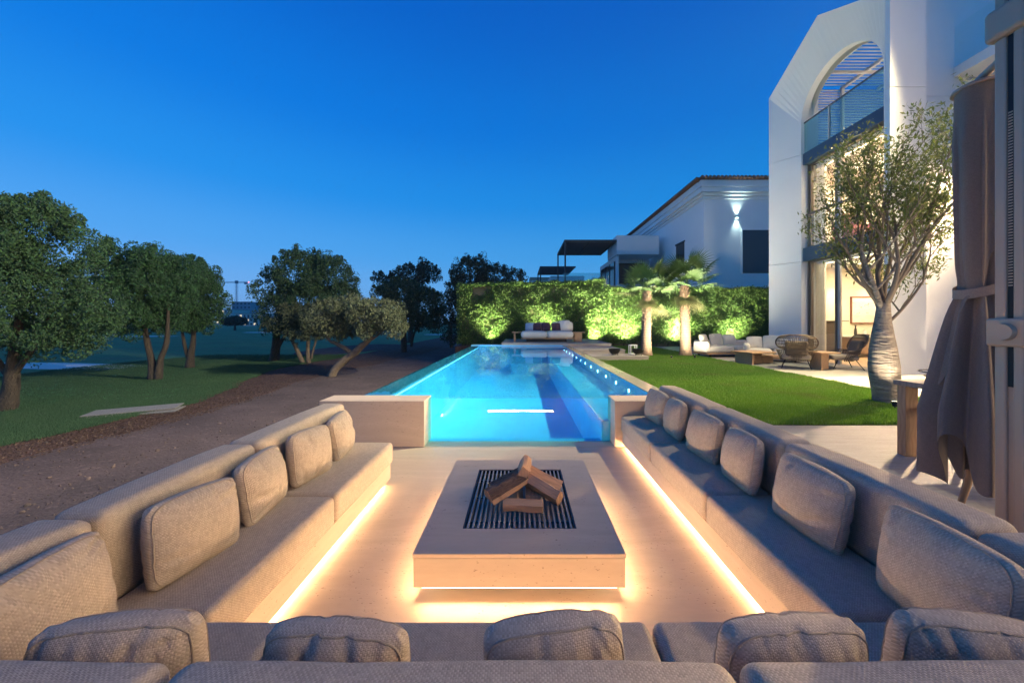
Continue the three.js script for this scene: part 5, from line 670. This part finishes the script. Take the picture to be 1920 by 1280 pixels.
slabTable('wooden slab coffee table nearest the palm side sofa', 7.35, -11.15, 0.95, 0.8, 0.40, PATIO, 0.25); slabTable('low wooden slab table between the sofa and the woven chair', 7.75, -11.3, 0.9, 0.6, 0.26, PATIO + 0.016, -0.1); slabTable('wooden slab side table between the two woven chairs', 8.35, -9.75, 0.62, 0.5, 0.50, PATIO, 0.12);
function wovenChair(label, x, z, ry) {
  const o = thing('woven_armchair', label, 'armchair', V(x, PATIO, z), 'woven wing chairs on the patio'); o.rotation.y = ry;
  const cane = mat({ color: lin(0.13, 0.095, 0.065), roughness: 0.7 }), P = (n, l, m = cane) => { const q = mesh(merge(l), m, n); o.add(q); return q; };
  // faces +z; seat bucket and winged back as surfaces of canes
  const bucket = (u, v) => { const a = Math.PI * u, R = 0.46 - 0.10 * (1 - v); return V(-Math.cos(a) * R, 0.24 + 0.28 * v, 0.05 - Math.sin(a) * R * (0.9) + (1 - v) * 0.06); };
  const wing = (u, v) => { const w = (u - 0.5) * 2, half = 0.52 * Math.sqrt(Math.max(0, 1 - Math.pow(Math.abs(v * 2 - 1), 2.6))) * 0.35 + 0.35 * (0.5 + 0.5 * Math.sqrt(Math.max(0, 1 - Math.pow(v * 2 - 1, 2)))); const a = w * 0.95; return V(Math.sin(a) * half * 1.08, 0.53 + 0.44 * v, -0.36 - 0.20 * v + (1 - Math.cos(a)) * 0.34); };
  const line = (f, n, r) => { const p = []; for (let i = 0; i <= n; i++) p.push(f(i / n)); return tube(p, [r, r], 5); };
  const b = []; for (let i = 0; i <= 6; i++) b.push(line((t) => bucket(t, i / 6), 8, i === 6 ? 0.018 : 0.010)); for (let i = 0; i <= 22; i++) b.push(line((t) => bucket(i / 22, t), 2, 0.010)); P('bucket_weave', b);
  const w = []; for (let i = 0; i <= 5; i++) w.push(line((t) => wing(t, 0.02 + 0.96 * i / 5), 10, 0.009)); for (let i = 0; i <= 24; i++) w.push(line((t) => wing(i / 24, 0.02 + 0.96 * t), 4, 0.008)); P('wing_weave', w);
  const rim = []; for (let i = 0; i <= 40; i++) { const t = i / 40; rim.push(t < 0.25 ? wing(t * 4, 0.99) : t < 0.5 ? wing(1, 1 - (t - 0.25) * 4) : t < 0.75 ? wing(1 - (t - 0.5) * 4, 0.01) : wing(0, (t - 0.75) * 4)); } P('wing_rim', [tube(rim, [0.017, 0.017], 6)]);
  P('seat_cushion', [place(softBox(0.66, 0.15, 0.62, 0.06, { seed: 3 }), 0, 0.335, 0.06)], mat({ color: lin(0.26, 0.21, 0.17), roughness: 0.95 })); P('back_cushion', [place(softBox(0.52, 0.40, 0.14, 0.06, { seed: 4 }), 0, 0.60, -0.28, 0, -0.3)], mat({ color: lin(0.14, 0.105, 0.08), roughness: 0.95 }));
  for (const [a, c] of [[-1, -1], [1, -1], [-1, 1], [1, 1]]) P('leg', [tube([V(a * 0.24, 0.26, c * 0.2), V(a * 0.34, 0.001, c * 0.34)], [0.012, 0.009], 6)], blackMetal);
}
wovenChair('woven wing chair seen from behind, facing the sofas', 7.86, -10.05, 2.5); wovenChair('woven wing chair turned sideways before the glass doors', 9.15, -10.0, -1.95);

// ---------------------------------------------------------------- dining table corner and closed umbrella
{
  const T = thing('dining_table', 'heavy wooden dining table with a slab leg beside the umbrella', 'table', V(4.7, PATIO, -2.95)); part(T, 'top', box(3.72, 5.9, 0.935, 0.985, -3.52, -2.35, 0.006), greyWood); for (const x of [3.74, 5.7]) for (const z of [-3.5, -2.5]) part(T, 'leg', box(x, x + 0.125, PATIO, 0.934, z, z + 0.08, 0.006), wood);
  const bw = thing('woven_bowl', 'shallow dark woven bowl on the dining table', 'bowl', V(4.02, 0.986, -3.25)), rings = []; for (let i = 0; i < 5; i++) { const rr = 0.09 + 0.035 * i; const p = []; for (let k = 0; k <= 24; k++) p.push(V(4.02 + Math.cos(k / 24 * 6.283) * rr, 0.992 + 0.012 * i * i * 0.5, -3.25 + Math.sin(k / 24 * 6.283) * rr)); rings.push(tube(p, [0.006, 0.006], 5)); } part(bw, 'coil', merge(rings), mat({ color: lin(0.05, 0.045, 0.04) })); part(bw, 'bottom', lathe([[0, 0], [0.09, 0], [0.09, 0.006], [0, 0.006]], 20).translate(4.02, 0.9865, -3.25), mat({ color: lin(0.05, 0.045, 0.04) }));
  for (const [x, z, l] of [[4.02, -3.15, 'wooden dining chair tucked at the corner of the dining table'], [3.35, -2.3, 'wooden dining chair standing behind the umbrella mast']]) { const c = thing('dining_chair', l, 'chair', V(x, PATIO, z), 'wooden dining chairs'); for (const [a, b] of [[-1, -1], [1, -1], [-1, 1], [1, 1]]) part(c, 'leg', tube([V(x + a * 0.2, PATIO, z + b * 0.22), V(x + a * 0.18, PATIO + 0.22, z + b * 0.19), V(x + a * 0.19, PATIO + 0.43, z + b * 0.2)], [0.018, 0.022, 0.02], 8), wood); part(c, 'seat', place(softBox(0.46, 0.05, 0.46, 0.02, {}), x, PATIO + 0.455, z), wood); const bp = []; for (let k = 0; k <= 10; k++) { const a = Math.PI * k / 10; bp.push(V(x - Math.cos(a) * 0.26, PATIO + 0.70, z + 0.02 + Math.sin(a) * 0.25)); } part(c, 'backrest', tube(bp, [0.022, 0.022], 8), wood); for (const s of [-1, 1]) part(c, 'back_post', rod(V(x + s * 0.19, PATIO + 0.47, z + 0.18), V(x + s * 0.2, PATIO + 0.70, z + 0.2), 0.016), wood); }
  const U = thing('cantilever_umbrella', 'closed taupe cantilever umbrella hanging beside its metal mast', 'umbrella', V(2.72, PATIO, -1.92)), cloth = mat({ map: sized(weaveColor, 0.12), color: lin(0.46, 0.44, 0.47), roughness: 0.9, side: THREE.DoubleSide });
  part(U, 'foot_plate', box(2.5, 2.95, PATIO, PATIO + 0.05, -2.15, -1.7, 0.01), bronze);
  part(U, 'mast', merge([box(2.66, 2.78, PATIO + 0.05, 3.55, -1.905, -1.86, 0.012), box(2.66, 2.78, PATIO + 0.05, 3.55, -1.98, -1.93, 0.012), box(2.675, 2.78, PATIO + 0.05, 3.55, -1.932, -1.903)]), bronze, 'bronze metal mast with a groove');
  const rk = part(U, 'rack', box(2.670, 2.676, 1.2, 3.4, -1.928, -1.907), blackMetal); for (let i = 0; i < 60; i++) part(rk, 'tooth', box(2.6665, 2.671, 1.75 + i * 0.016, 1.757 + i * 0.016, -1.927, -1.908), bronze);
  const br = part(U, 'clamp', box(2.635, 2.80, 1.42, 1.575, -2.0, -1.84, 0.015), bronze); part(br, 'knob', boxUV(new THREE.CylinderGeometry(0.045, 0.05, 0.03, 20).rotateZ(Math.PI / 2).translate(2.625, 1.50, -1.915)), bronze); part(U, 'mast_cap', box(2.63, 2.81, 3.12, 3.30, -2.01, -1.83, 0.03), bronze);
  part(U, 'arm', rod(V(2.76, 3.10, -1.95), V(2.93, 3.10, -2.25), 0.022, 10), bronze);
  const cx = 2.93, cz = -2.25; part(U, 'canopy_cap', lathe([[0, 0.03], [0.05, 0.03], [0.115, 0.0], [0.12, -0.02], [0.108, -0.02], [0, 0.0]], 32).translate(cx, 3.06, cz), bronze);
  const pole = part(U, 'centre_pole', rod(V(cx, 0.95, cz), V(cx, 3.05, cz), 0.022, 10), bronze); void pole;
  const skirt = (name, yTop, hem, R, pleats, depth, ph, seed) => { const n = 128, m = 40, l = [], P = []; for (let j = 0; j <= m; j++) { const row = []; for (let i = 0; i <= n; i++) { const a = i / n * 6.283, y1 = hem(a), t = j / m, y = yTop + (y1 - yTop) * t, base = R(y), f = Math.cos(a * pleats + ph + 0.35 * Math.sin(y * 2 + seed)), w = 1 + depth * Math.min(1, 0.25 + t * 3) * (f + 0.25 * Math.cos(a * pleats * 2 + 1)) + 0.10 * (n3(Math.cos(a) * 2, y * 3, Math.sin(a) * 2 + seed, seed) - 0.5); row.push(V(cx + Math.cos(a) * base * w, y, cz + Math.sin(a) * base * w)); } P.push(row); } for (let j = 0; j < m; j++) for (let i = 0; i < n; i++) for (const [a, b] of [[0, 0], [1, 0], [1, 1], [0, 0], [1, 1], [0, 1]]) { const v = P[j + a][i + b]; l.push(v.x, v.y, v.z); } part(U, name, smooth(tri(l)), cloth); };
  const pinch = (y) => 0.072 + 0.125 * Math.max(0, Math.min(1, (1.78 - y) / 0.8)) + 0.012 * Math.max(0, Math.min(1, (y - 1.9) / 0.8)) - 0.012 * Math.exp(-Math.pow((y - 1.78) / 0.1, 2));
  skirt('canopy', 3.04, (a) => 0.62 + 0.16 * Math.cos(a * 4 + 0.6) + 0.07 * Math.cos(a * 8 + 1), pinch, 8, 0.30, 0.4, 3);
  skirt('outer_fold', 3.045, (a) => 1.62 + 0.35 * Math.cos(a * 2 + 2.2) + 0.16 * Math.cos(a * 4 + 0.3), (y) => pinch(y) + 0.02, 4, 0.16, 1.1, 5);
  part(U, 'strap', (() => { const l = [], n = 64; for (let i = 0; i < n; i++) { const q = (k, y) => { const a = k / n * 6.283; return V(cx + Math.cos(a) * 0.108, y + 0.04 * Math.cos(a), cz + Math.sin(a) * 0.108); }; for (const v of [q(i, 1.74), q(i + 1, 1.74), q(i + 1, 1.80), q(i, 1.74), q(i + 1, 1.80), q(i, 1.80)]) l.push(v.x, v.y, v.z); } return smooth(tri(l)); })(), mat({ map: sized(weaveColor, 0.12), color: lin(0.56, 0.54, 0.58), side: THREE.DoubleSide }));
}

scene.fog = new THREE.FogExp2(new THREE.Color().setRGB(0.75, 0.85, 1), 0.00025);
renderer.render(scene, camera);
